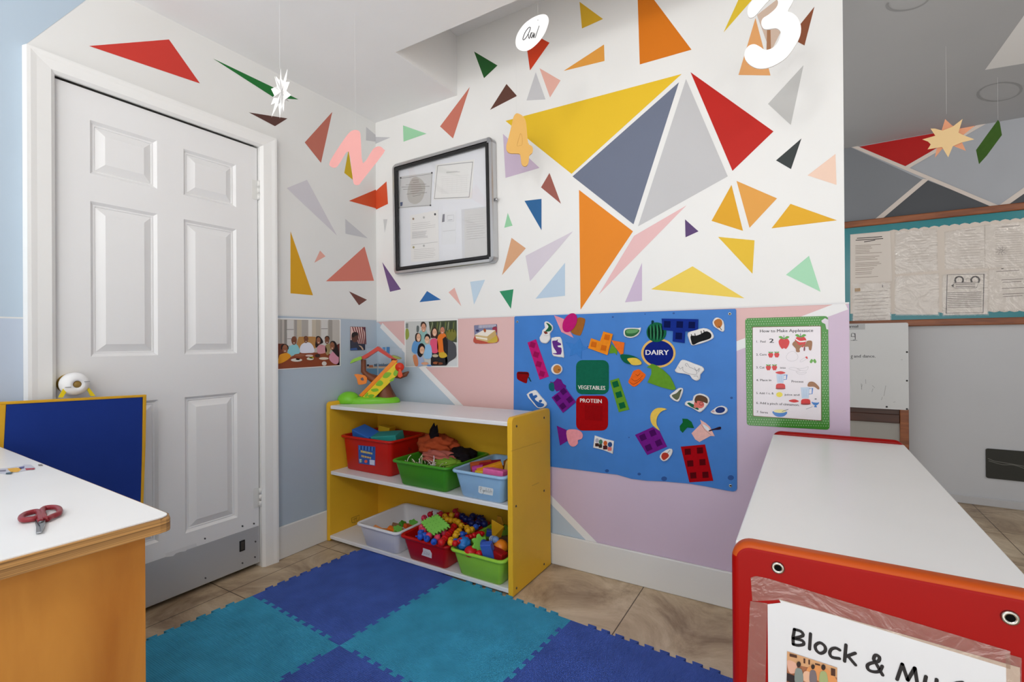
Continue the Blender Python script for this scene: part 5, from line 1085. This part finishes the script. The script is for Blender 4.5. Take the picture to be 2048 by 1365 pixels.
# green notched plate
wp = Plane(z5b(1100, 340, zr+.045), V((-.1, -.62, .78)))
zw = Zoom(wp, 700, 1000, .15625); m = MB(C(128, 200, 84)); o_ = [(915, 290), (1125, 200), (1285, 350), (1055, 470)]
pts = []
for i in range(4):
    a, b = V(o_[i]), V(o_[(i+1) % 4]); d = (b-a); nn = V((d.y, -d.x)).normalized()*9
    for k in range(6):
        for t_, s_ in ((k/6, 1), (k/6+.083, 1), (k/6+.0835, -1), (k/6+.166, -1)): p = a+d*t_+nn*s_; pts.append((p.x, p.y))
m.prism(zw.pts(pts), wp.n, .008, bev=.001)
for i in range(4):
    for j in range(4):
        a = V(o_[0])+(V(o_[1])-V(o_[0]))*(.2+.2*i)+(V(o_[3])-V(o_[0]))*(.2+.2*j); m.pr(zw, sq(a.x, a.y, 9, 25), C(84, 158, 52), 1, .008)
single(m, 'toy_tile', 'bright green notched tile resting on the beads of the low red bin', 'toy piece', 'plastic', 'toy tiles')
# lime bin
G6 = 'mixed building toys in the lime green bin'; zl_ = zB+.122
L6 = lambda x, y, dz=.01: atz(700+x*.15625, 1000+y*.15625, zl_+dz)
crumple(L6(1435, 575, .004)+V((0, .012, 0)), .031, C(44, 118, 196), 'toy_ball', 'crinkled blue ball at the front left of the lime green bin', 21, 'plastic', 'ball', G6, .25, (1, 1, .9))
m = MB(C(190, 22, 28)); m.ball(L6(1545, 665, -.005), .030, .03, .024); single(m, 'toy_dome', 'red dome beside the blue ball in the lime green bin', 'toy piece', 'plastic', G6)
flower(L6(1650, 575, .016), .036, C(130, 208, 84), 'light green gear wheel standing in the lime green bin', G6, 7, (20, 60, 30), 'toy_gear', .014)
block(L6(1770, 655, .012), (.05, .032, .075), C(60, 96, 190), 'toy_block', 'blue block standing at the front of the lime green bin', G6, (14, -10, 14), 'plastic', .003)
m = MB(C(44, 72, 172)); m.ball(L6(1705, 580, .012), .024); single(m, 'toy_ball', 'blue ball behind the standing blue block of the lime green bin', 'ball', 'plastic', G6)
m = MB(C(140, 166, 206)); p = L6(1850, 510, .03); d = V((.6, -.5, .25)).normalized()
for k in range(3): m.lathe([(0, 0), (.015, 0), (.015, .018), (.011, .02), (.011, .028), (0, .028)], p+d*(k*.026-.045), d, C(*((196, 210, 236), (160, 182, 216), (120, 150, 200))[k]), seg=14)
single(m, 'toy_connector', 'pale blue stacked tube connector on top of the lime green bin', 'toy piece', 'plastic', G6)
m = MB(C(226, 130, 34)); m.ball(L6(1930, 610, .006), .034); single(m, 'toy_ball', 'orange ball at the right end of the lime green bin', 'ball', 'plastic', G6)
block(L6(1890, 700, -.004), (.08, .045, .04), C(150, 18, 24), 'toy_block', 'red block at the front right of the lime green bin', G6, (-8, 8, 0), 'plastic', .006)
m = MB(C(216, 164, 34)); p = L6(1880, 385, .035)
m.prism([p+V((-.03, 0, .045)), p+V((.034, .01, .02)), p+V((.004, .03, -.045)), p+V((-.028, 0, -.05))], V((.5, -.8, .25)), .014, bev=.002); single(m, 'triangle_piece', 'yellow triangular toy piece standing at the back of the lime green bin', 'toy piece', 'plastic', G6)
m = MB(C(196, 140, 40)); p = L6(1915, 290, .05); m.prism([p+V((-.012, 0, .03)), p+V((.012, 0, .03)), p+V((.03, 0, -.03)), p+V((-.024, 0, -.03))], V((.4, -.85, .1)), .012, bev=.002); single(m, 'triangle_piece', 'mustard toy piece behind the triangular one of the lime green bin', 'toy piece', 'plastic', G6)
m = MB(C(200, 24, 34)); m.ball(L6(1655, 700, -.012), .018); single(m, 'pop_bead', 'pink red bead low at the front of the lime green bin', 'bead', 'plastic', G6)
block(L6(1785, 425, .0), (.03, .03, .03), C(40, 74, 160), 'toy_block', 'small blue block at the back left of the lime green bin', G6, (30, 10, 0), 'plastic', .003)
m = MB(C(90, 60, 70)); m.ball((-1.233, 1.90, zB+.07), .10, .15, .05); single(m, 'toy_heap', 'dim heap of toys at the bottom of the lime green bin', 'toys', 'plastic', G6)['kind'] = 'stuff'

# ================================================================== TOY TREE HOUSE ON THE SHELF
T0 = atz(742, 806, SHT); T0 = V((T0.x, T0.y, SHT+.0005))
tn = V((-T0.x, -T0.y, 0)).normalized(); tn = Matrix.Rotation(rad(-12), 3, 'Z') @ tn
tpn = Plane(T0, tn); zt = Zoom(tpn, 660, 680, 180/1536); mp = (tpn.at(800, 760)-tpn.at(700, 760)).length/100*180/1536   # metres per zoom pixel
toy = thing('toy_tree_house', 'toy tree house with a slide on a green hill, on top of the yellow shelf', 'toy', T0)
def zp(x, y, off=0): return zt.at(x, y, off)
m = MB(C(118, 196, 44)); R = []
ax = zp(150, 1100); bx = zp(1195, 1100); cxm = (ax+bx)/2; w_ = tpn.r; hwid = (bx-ax).length/2
for k_, zz_ in ((1, 0), (1.0, .012), (.97, .022), (.9, .03), (.6, .034)):
    R.append([V((cxm.x, cxm.y, SHT+.0006+zz_)) + w_*hwid*k_*cos(2*pi*j/36) + tn*.062*k_*sin(2*pi*j/36) for j in range(36)])
m.loft(R)
hc = zp(330, 1100); hc.z = SHT+.004
Rq = Matrix((tpn.r, tpn.n, V((0, 0, 1)))).transposed()
m.ball(V((hc.x, hc.y, SHT+.018))+tn*.012, 190*mp, .05, 150*mp, rot=Rq, seg=24, rings=12)
hc2 = zp(560, 1080); m.ball(V((hc2.x, hc2.y, SHT+.02))+tn*.02, 150*mp, .04, 60*mp, rot=Rq, seg=20, rings=10)
for v in range(len(m.v)):
    if m.v[v].z < SHT+.0006: m.v[v].z = SHT+.0006
build(m, 'hill_base', 'plastic', toy)
def tp_(L, off=0): return [zp(x, y, off) for x, y in L]
BR = C(116, 62, 34)
m = MB(BR); r_ = lambda *a: [q_*mp for q_ in a]
m.tube(tp_([(572, 340), (572, 540), (640, 610), (760, 680), (880, 790)], -.01), r_(42, 46, 56, 72, 110), seg=12)
m.tube(tp_([(1090, 320), (1090, 520), (1000, 640), (900, 790)], -.012), r_(46, 40, 50, 110), seg=12)
m.tube(tp_([(640, 590), (800, 640), (980, 640), (1090, 600)], -.016), r_(30, 34, 34, 30), seg=10)
m.tube(tp_([(900, 760), (930, 860), (955, 950), (965, 1030)], -.012), r_(120, 125, 150, 185), seg=16)
m.tube(tp_([(1090, 620), (1200, 625), (1290, 590), (1345, 545)], .0), r_(30, 46, 44, 12), seg=10)
for k in range(7): m.tube(tp_([(840+k*36, 860), (820+k*44, 1030)], .012), r_(9, 12), C(92, 46, 24), seg=6)
build(m, 'tree_trunk', 'matte_plastic', toy)
def flat(L, off, t, col, nm, par=toy, bev=.002, mat='plastic'):
    m_ = MB(col); m_.prism(tp_(L, off), tn, t, bev=bev); return build(m_, nm, mat, par)
flat([(840, 112), (940, 185), (1040, 262), (1185, 325), (1150, 338), (1035, 308), (845, 178), (640, 318), (560, 335), (555, 295), (690, 215)], -.03, .05, C(192, 54, 38), 'roof')
flat(spl([(380, 400), (420, 335), (500, 300), (565, 280), (580, 330), (500, 350), (440, 378)], 2), -.03, .055, C(136, 186, 50), 'leaf_cap')
flat(spl([(1080, 262), (1160, 278), (1230, 318), (1185, 328), (1110, 300)], 2), -.03, .055, C(140, 150, 60), 'leaf_cap')
sl = flat([(560, 972), (708, 1042), (1155, 600), (1190, 430), (1140, 385), (1000, 520)], .03, .008, C(222, 196, 26), 'slide')
m = MB(C(120, 176, 34))
for L in ([(640, 960), (700, 930), (760, 950), (700, 990)], [(700, 850), (800, 830), (830, 870), (740, 890)], [(780, 770), (850, 690), (910, 740), (860, 790)], [(900, 640), (950, 560), (1050, 570), (980, 650)], [(1080, 580), (1130, 500), (1170, 540), (1120, 620)], [(1020, 690), (1100, 640), (1080, 700), (1030, 710)], [(590, 960), (640, 900), (650, 940), (620, 980)]): m.prism(tp_(spl(L, 3), .038), tn, .0012)
build(m, 'leaf_pattern', 'plastic', sl)
flat([(510, 940), (560, 972), (1140, 392), (1165, 350), (1080, 345), (1035, 395), (650, 800)], .004, .026, C(232, 134, 24), 'slide_track')
wh = MB(C(204, 48, 26)); cw = zp(1190, 466, .039); wh.lathe([(0, 0), (70*mp, 0), (76*mp, .003), (70*mp, .007), (0, .009)], cw, tn, seg=24); w_o = build(wh, 'wheel', 'plastic', toy)
flat([(1172, 500), (1212, 500), (1245, 620), (1200, 650), (1155, 625)], .046, .004, C(214, 74, 30), 'lever', w_o)
sg = flat(spl([(415, 600), (450, 585), (530, 592), (600, 612), (635, 645), (628, 735), (590, 755), (490, 768), (470, 700), (455, 640)], 2), .0, .006, C(230, 130, 44), 'sign_flag')
m = MB(C(90, 86, 96)); m.prism(tp_([(520, 660), (560, 640), (580, 680), (570, 700), (530, 690)], .006), tn, .0008); build(m, 'printed_mark', 'plastic', sg)
# ================================================================== LEFT FOREGROUND
# blue panel hanging from the door knob
hp = Plane((XL+.085, .68, 0), V((1, -.03, 0))); zh = Zoom(hp, 0, 740, 360/1638)
hb_ = thing('hanging_panel', 'dark blue panel with yellow edging hanging from the door knob', 'panel', hp.at(150, 900))
bl, br_ = hp.at(0, 1200).z, 0
O = [(-140, 305), (1318, 228), (1302, 690), (1285, 1200), (1280, 1420), (-170, 1420)]; I_ = [(-90, 318), (1284, 243), (1276, 700), (1262, 1200), (1256, 1395), (-130, 1395)]
m = MB(C(28, 54, 132)); m.prism(zh.pts([(44, 312), (1284, 243), (1276, 700), (1262, 1200), (1256, 1395), (-20, 1395), (18, 700)], -.008), hp.n, .016, bev=.004); build(m, 'blue_panel', 'fabric', hb_)
m = MB(C(210, 160, 44))
for L in ([(-160, 300), (1318, 226), (1310, 246), (1284, 246), (44, 312), (-150, 322)], [(1284, 243), (1316, 228), (1305, 690), (1286, 1200), (1281, 1420), (1256, 1420), (1262, 1200), (1276, 690)], [(-150, 318), (44, 312), (18, 700), (-20, 1395), (-160, 1395)], [(-160, 1394), (1281, 1394), (1281, 1420), (-160, 1420)]): m.prism(zh.pts(L, -.0095), hp.n, .019, bev=.003)
build(m, 'yellow_edging', 'fabric', hb_)
m = MB(C(226, 204, 40))
for L in ([(528, 252), (580, 160), (612, 160), (610, 190), (568, 256)], [(868, 240), (812, 168), (790, 182), (822, 240)]): m.prism(zh.pts(L, -.02), hp.n, .003)
kc = kn+V((.026, 0, 0))
m.tube([zh.at(595, 165, -.018), kc+V((0, -.0315, -.006)), kc+V((0, -.02, .0275)), kc+V((0, .02, .0275)), kc+V((0, .0315, -.006)), zh.at(805, 172, -.018)], .003, seg=6, flat=2.0)
st = build(m, 'strap', 'fabric', hb_); st['label'] = 'bright yellow hanging strap'
# scissors
tb = Plane((0, 0, TZ+.0012), (0, 0, 1)); zs = Zoom(tb, 0, 900, 360/1755)
sc = thing('scissors', 'small red handled scissors lying on the white laminate tabletop', 'scissors', zs.at(400, 680))
def loop(L, nm):
    m = MB(C(136, 42, 50)); m.tube([zs.at(x, y, .006) for x, y in spl(L, 4)], .0048, seg=10, closed=True); m.tube([zs.at(x, y, .006) for x, y in ((L[0]), ((L[0][0]*.35+400*.65), (L[0][1]*.35+690*.65)), (396, 700))], [.0055, .005, .004], seg=8); build(m, nm, 'plastic', sc)
loop([(385, 640), (370, 605), (310, 610), (240, 632), (207, 660), (225, 685), (310, 678), (345, 668)], 'handle'); loop([(420, 640), (415, 585), (470, 565), (550, 565), (582, 590), (570, 625), (500, 655), (450, 680)], 'handle')
for L, h in (([(340, 700), (440, 700), (432, 760), (405, 812), (350, 820), (352, 760)], .002), ([(350, 690), (445, 690), (440, 740), (412, 800), (398, 810), (390, 740)], .0045)):
    m = MB(C(150, 152, 156)); m.prism(zs.pts(L, h), (0, 0, 1), .0018, bev=.0005); build(m, 'blade', 'metal', sc)
m = MB(C(120, 122, 126)); m.lathe([(0, 0), (.004, 0), (.003, .0015), (0, .002)], zs.at(400, 705, .0065), (0, 0, 1), seg=12); build(m, 'pivot', 'metal', sc)
# printed scrap on the table
m = MB(C(196, 198, 210)); m.prism(zs.pts([(-30, 190), (60, 182), (215, 160), (235, 148), (300, 148), (345, 180), (320, 195), (215, 212), (60, 238), (-40, 230)], .0002), (0, 0, 1), .0008)
for L, c_ in (([(70, 185), (160, 175), (215, 185), (180, 215), (110, 222)], (226, 170, 50)), ([(245, 182), (335, 178), (340, 190), (255, 200)], (170, 44, 60)), ([(60, 225), (130, 215), (110, 235), (55, 238)], (60, 96, 110)), ([(0, 200), (60, 195), (55, 212), (0, 215)], (120, 120, 140)), ([(180, 172), (240, 160), (235, 182), (200, 190)], (80, 84, 140))): m.pr(zs, L, C(*c_), 1, .001)
tag(build(m, 'picture_cutout', 'printed_paper'), 'colourful picture cut-out lying at the left edge of the white laminate tabletop', 'paper')
m = MB(C(120, 112, 108)); m.prism(zs.pts([(372, 150), (410, 150), (416, 158), (378, 158)], .0002), (0, 0, 1), .002); tag(build(m, 'paper_scrap', 'card'), 'tiny grey scrap near the far edge of the white laminate tabletop', 'scrap')

# ================================================================== SIGN ON THE RED CABINET
fr = Plane((0, CY0-.0006, 0), (0, -1, 0)); zf = Zoom(fr, 1550, 1230, 498/2048); zg = Zoom(fr, 1440, 1060, 220/985)
sg = thing('paper_sign', 'white Block and Music sign with a small photo, taped to the red cabinet end', 'sign', fr.at(1780, 1330))
tlc, trc = zg.at(428, 610), zf.at(2014, 436); 
def bottom(p): return V((p.x, p.y, p.z-.24))
m = MB(C(208, 210, 213)); m.prism([zg.at(528, 622), trc, bottom(trc)+V((0, 0, .03)), bottom(zg.at(426, 668)), zg.at(426, 668), zg.at(545, 655)], fr.n, .0005); BSG = .0005
K = C(30, 28, 30); LWD = .0043
def ink(L, closed=False, sm=3): m.stroke(zf, spl(L, sm, closed) if sm else L, LWD, K, 2, BSG, closed)
ink([(160, 122), (148, 190), (150, 245)], sm=0); ink([(160, 122), (215, 140), (228, 175), (152, 196)], sm=3); ink([(152, 196), (225, 215), (235, 245), (190, 254), (150, 245)], sm=3)
ink([(292, 158), (284, 285)], sm=0)
ink([(370, 232), (410, 262), (412, 300), (375, 320), (340, 295), (332, 255)], True)
ink([(532, 292), (500, 276), (465, 285), (450, 318), (470, 352), (530, 362)]); ink([(584, 250), (572, 385)], sm=0); ink([(660, 318), (578, 348)], sm=0); ink([(600, 342), (662, 415)], sm=0)
ink([(885, 498), (830, 400), (812, 365), (828, 334), (858, 350), (850, 385), (790, 400), (760, 420), (770, 455), (815, 472), (860, 465), (882, 425)])
for a, b in zip([(1004, 535), (1047, 408), (1092, 540), (1150, 440)], [(1047, 408), (1092, 540), (1150, 440), (1172, 580)]): ink([a, b], sm=0)
if 1: pass
ink([(1242, 510), (1232, 580), (1262, 640), (1312, 640), (1330, 590)], sm=3); ink([(1330, 535), (1322, 660)], sm=0)
ink([(1545, 560), (1480, 570), (1470, 620), (1530, 650), (1520, 700), (1450, 705)]); ink([(1640, 640), (1630, 740)], sm=0); ink([(1800, 680), (1740, 670), (1710, 720), (1740, 780), (1800, 790)])
def q(pts, col, lay=2): m.pr(zf, pts, col, lay, BSG)
q([(100, 302), (512, 438), (508, 900), (92, 760)], C(150, 96, 66))
q([(100, 302), (512, 438), (510, 520), (300, 440), (98, 400)], C(196, 150, 108), 3); q(spl([(300, 420), (420, 440), (508, 540), (506, 620), (380, 560), (260, 480)]), C(206, 140, 84), 4); q(spl([(100, 380), (170, 400), (180, 470), (120, 480)]), C(206, 160, 140), 4)
for x, y, w, h in ((235, 360, 14, 40), (275, 370, 12, 40), (330, 400, 40, 12), (460, 440, 36, 60), (120, 320, 60, 24)): q([(x, y), (x+w, y+w*.25), (x+w, y+h+w*.25), (x, y+h)], C(70, 40, 28), 5)
for x, y, c_, s in ((195, 410, (120, 130, 126), 1), (312, 430, (110, 100, 104), .85), (398, 435, (150, 160, 110), 1)):
    q(spl([(x-25*s, y+40*s), (x+25*s, y+45*s), (x+35*s, y+150*s), (x-30*s, y+150*s)]), C(*c_), 6); q(ell(x, y, 18*s, 24*s, n=12), C(44, 30, 26), 7)
q(spl([(240, 470), (290, 480), (300, 560), (230, 540)]), C(210, 168, 140), 5); q([(98, 480), (200, 520), (190, 580), (96, 545)], C(40, 30, 34), 4)
build(m, 'sheet', 'printed_paper', sg)
for L in ([(275, 430), (320, 415), (440, 440), (990, 605), (1500, 760), (2600, 1090), (2600, 1250), (980, 755), (528, 630), (290, 640)], [(270, 640), (425, 660), (408, 1365), (395, 1900), (230, 1900), (240, 1365)], [(2560, 1110), (2700, 1150), (2700, 1900), (2570, 1900)]):
    m = MB(); m.prism(zg.pts(L, .0006), fr.n, .0002); build(m, 'clear_tape', 'clear_tape', sg)

# ================================================================== THE NEXT SPACE, RIGHT
FB = YF-.03; bp_ = Plane((0, YF-.0125, 0), (0, -1, 0)); zo = Zoom(bp_, 1690, 440, 358/2048)
x0b, x1b = -.05, 2.2; z1b, z0b = 1.925, 1.165
board = thing('bulletin_board', 'long wood framed bulletin board with teal backing on the far wall', 'notice board', ((x0b+x1b)/2, YF-.006, z0b))
m = MB(C(28, 128, 138)); m.box(x0b+.02, x1b-.02, YF-.0115, YF-.003, z0b+.02, z1b-.02); build(m, 'teal_backing', 'laminated', board)
for nm, a in (('frame_rail', (x0b, x1b, YF-.03, YF-.003, z1b-.045, z1b)), ('frame_rail', (x0b, x1b, YF-.03, YF-.003, z0b, z0b+.045)), ('frame_stile', (x0b, x0b+.045, YF-.03, YF-.003, z0b+.0455, z1b-.0455)), ('frame_stile', (x1b-.045, x1b, YF-.03, YF-.003, z0b+.0455, z1b-.0455))):
    m = MB(); m.box(*a, bev=.006); build(m, nm, 'oak_frame', board)
# beige paper lining with scalloped edges
m = MB(C(214, 204, 194)); top = [(60, 168), (500, 128)]; k = 0; x = 500
while x < 4200:
    yc = 128 - (x-500)*.094; top += [(x+20, yc-6), (x+58, yc-16), (x+96, yc-10), (x+112, yc-3)]; x += 116
low = []; x = 4200
while x > 560:
    yc = 1066-(x-560)*.018; low += [(x, yc), (x-25, yc+10), (x-58, yc+14), (x-92, yc+8)]; x -= 116
m.prism(zo.pts(top+low+[(540, 1066), (60, 1075)], .0004), bp_.n, .0006); lining = build(m, 'paper_lining', 'printed_paper', board)
INKB = C(116, 92, 72)
def paper(pts, label, fn=None, sleeve=True, col=C(222, 214, 206), grow=14):
    global m
    m = MB(col); m.prism(zo.pts(pts, .0014), bp_.n, .0005)
    if fn: fn()
    o = tag(build(m, 'notice_sheet', 'printed_paper'), label, 'paper', 'notices on the far bulletin board')
    if sleeve:
        cx_, cy_ = sum(p[0] for p in pts)/len(pts), sum(p[1] for p in pts)/len(pts)
        mm = MB(); mm.prism(zo.pts([(a+(grow if a > cx_ else -grow), b+(grow if b > cy_ else -grow)) for a, b in pts], .0028), bp_.n, .0004); build(mm, 'sleeve', 'plastic_sleeve', o)
    return o
BZ = .0019
def ln(x0_, y0_, x1_, y1_, k, w=.0022, col=INKB, rag=.3, seed=1, slope=-.05): lines(zo, x0_, y0_, x1_, y1_, k, col, w, BZ, rag, slope, seed)
def f1():
    for y, a, b in ((212, 136, 424), (234, 122, 436), (252, 218, 346)): m.stroke(zo, [(a, y), (b, y-20)], .0052, C(56, 48, 46), 3, BZ, cap=False)
    for y, n_, s_ in ((296, 3, 1), (352, 3, 2), (426, 3, 3), (498, 3, 4), (562, 2, 5), (606, 2, 6), (662, 1, 7)): ln(118, y, 430, y+18*(n_-1), n_, rag=.5, seed=s_)
paper([(62, 172), (520, 132), (540, 700), (66, 730)], 'tall typed notice with a bold heading at the left end of the far bulletin board', f1, False)
def f2(): ln(110, 830, 500, 1150, 9, .0024, seed=8, rag=.15); m.pr(zo, [(110, 785), (176, 780), (176, 818), (112, 822)], C(176, 142, 96), 3, BZ); m.stroke(zo, [(428, 748), (430, 768)], .004, C(60, 50, 50), 3, BZ)
paper([(88, 740), (505, 728), (520, 1165), (92, 1178)], 'typed page in a shiny sleeve under the tall typed notice', f2)
paper([(580, 150), (1040, 110), (1050, 570), (585, 610)], 'page in a glossy sleeve, second from the left in the upper row', lambda: ln(720, 190, 1000, 520, 12, .0016, C(170, 156, 140), seed=9, slope=-.08))
paper([(580, 660), (1060, 625), (1065, 1085), (585, 1085)], 'blank looking sleeve, second from the left in the lower row', lambda: ln(700, 760, 980, 1000, 3, .001, C(204, 194, 184), seed=10))
paper([(1150, 150), (1590, 70), (1592, 545), (1155, 560)], 'typed page in a sleeve above the page with two round drawings', lambda: (ln(1310, 165, 1590, 540, 13, .0016, C(150, 136, 122), seed=11), m.stroke(zo, [(1380, 124), (1490, 112)], .003, C(120, 104, 92), 3, BZ)))
def f6():
    m.stroke(zo, [(1170, 628), (1590, 622), (1580, 1062), (1158, 1070)], .0034, C(70, 60, 58), 2, BZ, closed=True)
    for x in (1306, 1490): m.stroke(zo, ell(x, 690, 46, 40, a0=150, a1=395), .009, C(52, 42, 40), 3, BZ)
    m.stroke(zo, [(1245, 722), (1530, 712), (1505, 778), (1250, 780)], .002, C(90, 80, 76), 3, BZ, closed=True); m.stroke(zo, ell(1408, 690, 26, 22, a0=180, a1=360), .002, C(120, 110, 100), 3, BZ)
    m.pr(zo, [(1215, 750), (1245, 735), (1240, 775)], C(60, 50, 48), 3, BZ)
    for y in (738, 764): m.stroke(zo, [(1265, y), (1490, y-4)], .0034, C(90, 80, 76), 4, BZ, cap=False)
    for y in range(838, 1010, 21): m.stroke(zo, [(1172, y), (1560, y-12)], .0030, C(98, 86, 80), 3, BZ, cap=False)
paper([(1120, 640), (1620, 600), (1632, 1080), (1125, 1090)], 'bordered page with two round curly drawings on the far bulletin board', f6)
def f7():
    ln(1720, 90, 2040, 530, 18, .0015, C(160, 148, 138), seed=12, rag=.1); m.stroke(zo, [(1795, 78), (2000, 64)], .003, C(100, 90, 84), 3, BZ)
    for k in range(9): m.stroke(zo, [(1790+14*cos(k), 355+12*sin(k)), (1790+70*cos(k*.7), 355+50*sin(k*.7))], .0018, C(130, 120, 116), 3, BZ)
paper([(1605, 70), (2120, 20), (2125, 530), (1610, 545)], 'page with a spidery sketch in a sleeve at the right edge of the photo', f7)
def f8():
    for y, a, b in ((590, 1730, 1990), (688, 1790, 2040), (716, 1800, 2020), (786, 1795, 2050), (852, 1805, 2045), (880, 1805, 2030)): m.stroke(zo, [(a, y), (b, y-12)], .0032, C(110, 98, 92), 3, BZ, cap=False)
    m.stroke(zo, [(1790, 560), (1812, 558)], .005, C(60, 50, 48), 3, BZ)
paper([(1650, 575), (2130, 545), (2130, 1020), (1655, 1040)], 'typed page under the spidery sketch at the right edge of the photo', f8)
# whiteboard in front of a wooden stand
wy = YF-.075; wp_ = Plane((0, wy, 0), (0, -1, 0)); zw2 = Zoom(wp_, 1680, 620, 220/1072)
tl_, br2 = wp_.at(1700, 648), wp_.at(1818, 821)
m = MB(C(208, 210, 211)); P = [V((-.12, wy, br2.z)), V((br2.x, wy, br2.z)), V((br2.x, wy, tl_.z)), V((-.12, wy, tl_.z))]
m.prism([V(p) for p in rpoly(P, .012)], (0, 1, 0), .012)
SK = C(60, 62, 66)
m.pr(zw2, [(60, 140), (244, 136), (244, 192), (60, 194)], C(176, 178, 180), 1); m.text(zw2, 'Journal', 30, 176, 176, 172, 24, C(30, 30, 34), 3, 0, .02)
for L in ([(120, 228), (145, 232), (150, 290), (130, 296)], [(112, 232), (110, 262), (140, 262)]): m.stroke(zw2, L, .0035, SK, 2)
m.stroke(zw2, [(106, 300), (168, 298)], .0028, C(110, 112, 116), 2)
m.text(zw2, 'g', 104, 470, 126, 470, 40, SK, 2); m.text(zw2, 'and dance.', 136, 466, 346, 466, 30, SK, 2, 0, .012)
for L in ([(206, 720), (212, 778)], [(216, 730), (208, 772)], [(250, 680), (252, 720)], [(316, 738), (338, 762)], [(310, 800), (322, 770)], [(446, 740), (428, 840)], [(404, 880), (412, 850)], [(520, 902), (538, 898)], [(594, 488), (610, 488)]): m.stroke(zw2, L, .0022, C(150, 152, 152), 2)
wb = tag(build(m, 'whiteboard', 'laminate'), 'whiteboard with faint marker writing past the end of the back wall', 'whiteboard')
for a, b in ((652, 412), (652, 692), (652, 968), (455, 946)):
    mm = MB(C(40, 40, 42)); mm.lathe([(0, 0), (.006, 0), (.005, .004), (0, .005)], zw2.at(a, b, .0002), (0, -1, 0), seg=12); build(mm, 'screw', 'plastic', wb)
st = thing('wooden_stand', 'wooden frame with a dark recessed back below the whiteboard', 'stand', (.2, YF-.03, 0))
m = MB(); m.box(br2.x-.045, br2.x+.001, wy+.0125, YF-.014, .0, 1.16, bev=.003); build(m, 'post', 'oak_frame', st)
m = MB(); m.box(-.2, br2.x-.0455, YF-.035, YF-.014, .50, 1.16); build(m, 'dark_back', 'dark_wood', st)
m = MB(C(160, 158, 152)); m.box(-.2, br2.x-.0455, YF-.034, YF-.014, .02, .4995); build(m, 'lower_panel', 'gloss_paint', st)
m = MB(); m.box(-.2, br2.x-.0455, YF-.05, YF-.036, .50, .56, bev=.004); build(m, 'rail', 'dark_wood', st)
# dark plate low on the far wall
vp = Plane((0, YF-.002, 0), (0, -1, 0)); a, b = vp.at(1971, 897), vp.at(1971, 956)
m = MB(C(58, 58, 54)); m.prism([V(p) for p in rpoly([V((a.x, YF-.002, b.z)), V((a.x+.42, YF-.002, b.z)), V((a.x+.42, YF-.002, a.z)), V((a.x, YF-.002, a.z))], .012)], (0, -1, 0), .008, bev=.002)
zz2 = Zoom(vp, 1640, 600, 408/1051)
for L in ([(866, 818), (900, 832), (950, 840), (1060, 860)], [(870, 830), (940, 850), (1000, 852), (1080, 880)]): m.stroke(zz2, spl(L, 3, False), .004, C(112, 112, 106), 2, .008)  # lighter strokes paint reflections onto the dark plate
tag(build(m, 'wall_plate', 'lacquer'), 'dark grey metal plate low on the far wall above the floor', 'wall plate')
# ================================================================== LIGHT AND CAMERA
def area(name, loc, rot, sx, sy, power, col=(1, 1, 1)):
    L = bpy.data.lights.new(name, 'AREA'); L.shape = 'RECTANGLE'; L.size = sx; L.size_y = sy; L.energy = power; L.color = col
    o = bpy.data.objects.new(name, L); COL.objects.link(o); o.location = loc; o.rotation_euler = rot
def globe(loc, power, col, r=.13):
    L = bpy.data.lights.new('ceiling_globe', 'POINT'); L.shadow_soft_size = r; L.energy = power; L.color = col
    o = bpy.data.objects.new('ceiling_globe', L); COL.objects.link(o); o.location = loc
globe((-.45, -.75, 2.12), 40, (1, .99, .97)); globe((.85, -.7, 2.12), 28, (1, .99, .97)); globe((1.9, 2.6, 2.2), 17, (1, .93, .85))  # last globe is an unseen lamp added to brighten the far space
wd = bpy.data.worlds.new('fill_daylight'); scene.world = wd; wd.use_nodes = True
wn, wl_ = wd.node_tree.nodes, wd.node_tree.links; bg = wn['Background']; bg.inputs[1].default_value = 2.2
wt = wn.new('ShaderNodeTexCoord'); wsep = wn.new('ShaderNodeSeparateXYZ'); wr = wn.new('ShaderNodeValToRGB')        # sky above, brighter fill added below to lift the ceiling
wl_.new(wt.outputs['Generated'], wsep.inputs[0]); wmr = wn.new('ShaderNodeMapRange'); wmr.inputs[1].default_value = -.15; wmr.inputs[2].default_value = .15
wl_.new(wsep.outputs[2], wmr.inputs[0]); wl_.new(wmr.outputs[0], wr.inputs[0]); wl_.new(wr.outputs[0], bg.inputs[0])
wr.color_ramp.elements[0].color = (2.6, 2.55, 2.5, 1); wr.color_ramp.elements[1].color = (.95, .98, 1.02, 1)
cam = bpy.data.cameras.new('camera'); cam.sensor_width = 36; cam.lens = F/2048*36; cam.clip_start = .02
co = bpy.data.objects.new('camera', cam); COL.objects.link(co)
R3 = Matrix((RT, UP, -FW)).transposed(); co.matrix_world = Matrix.Translation(CAM) @ R3.to_4x4()
scene.camera = co
vs = scene.view_settings; vs.view_transform = 'Standard'; vs.look = 'None'; vs.gamma = 1; vs.exposure = -0.8; vs.use_curve_mapping = False
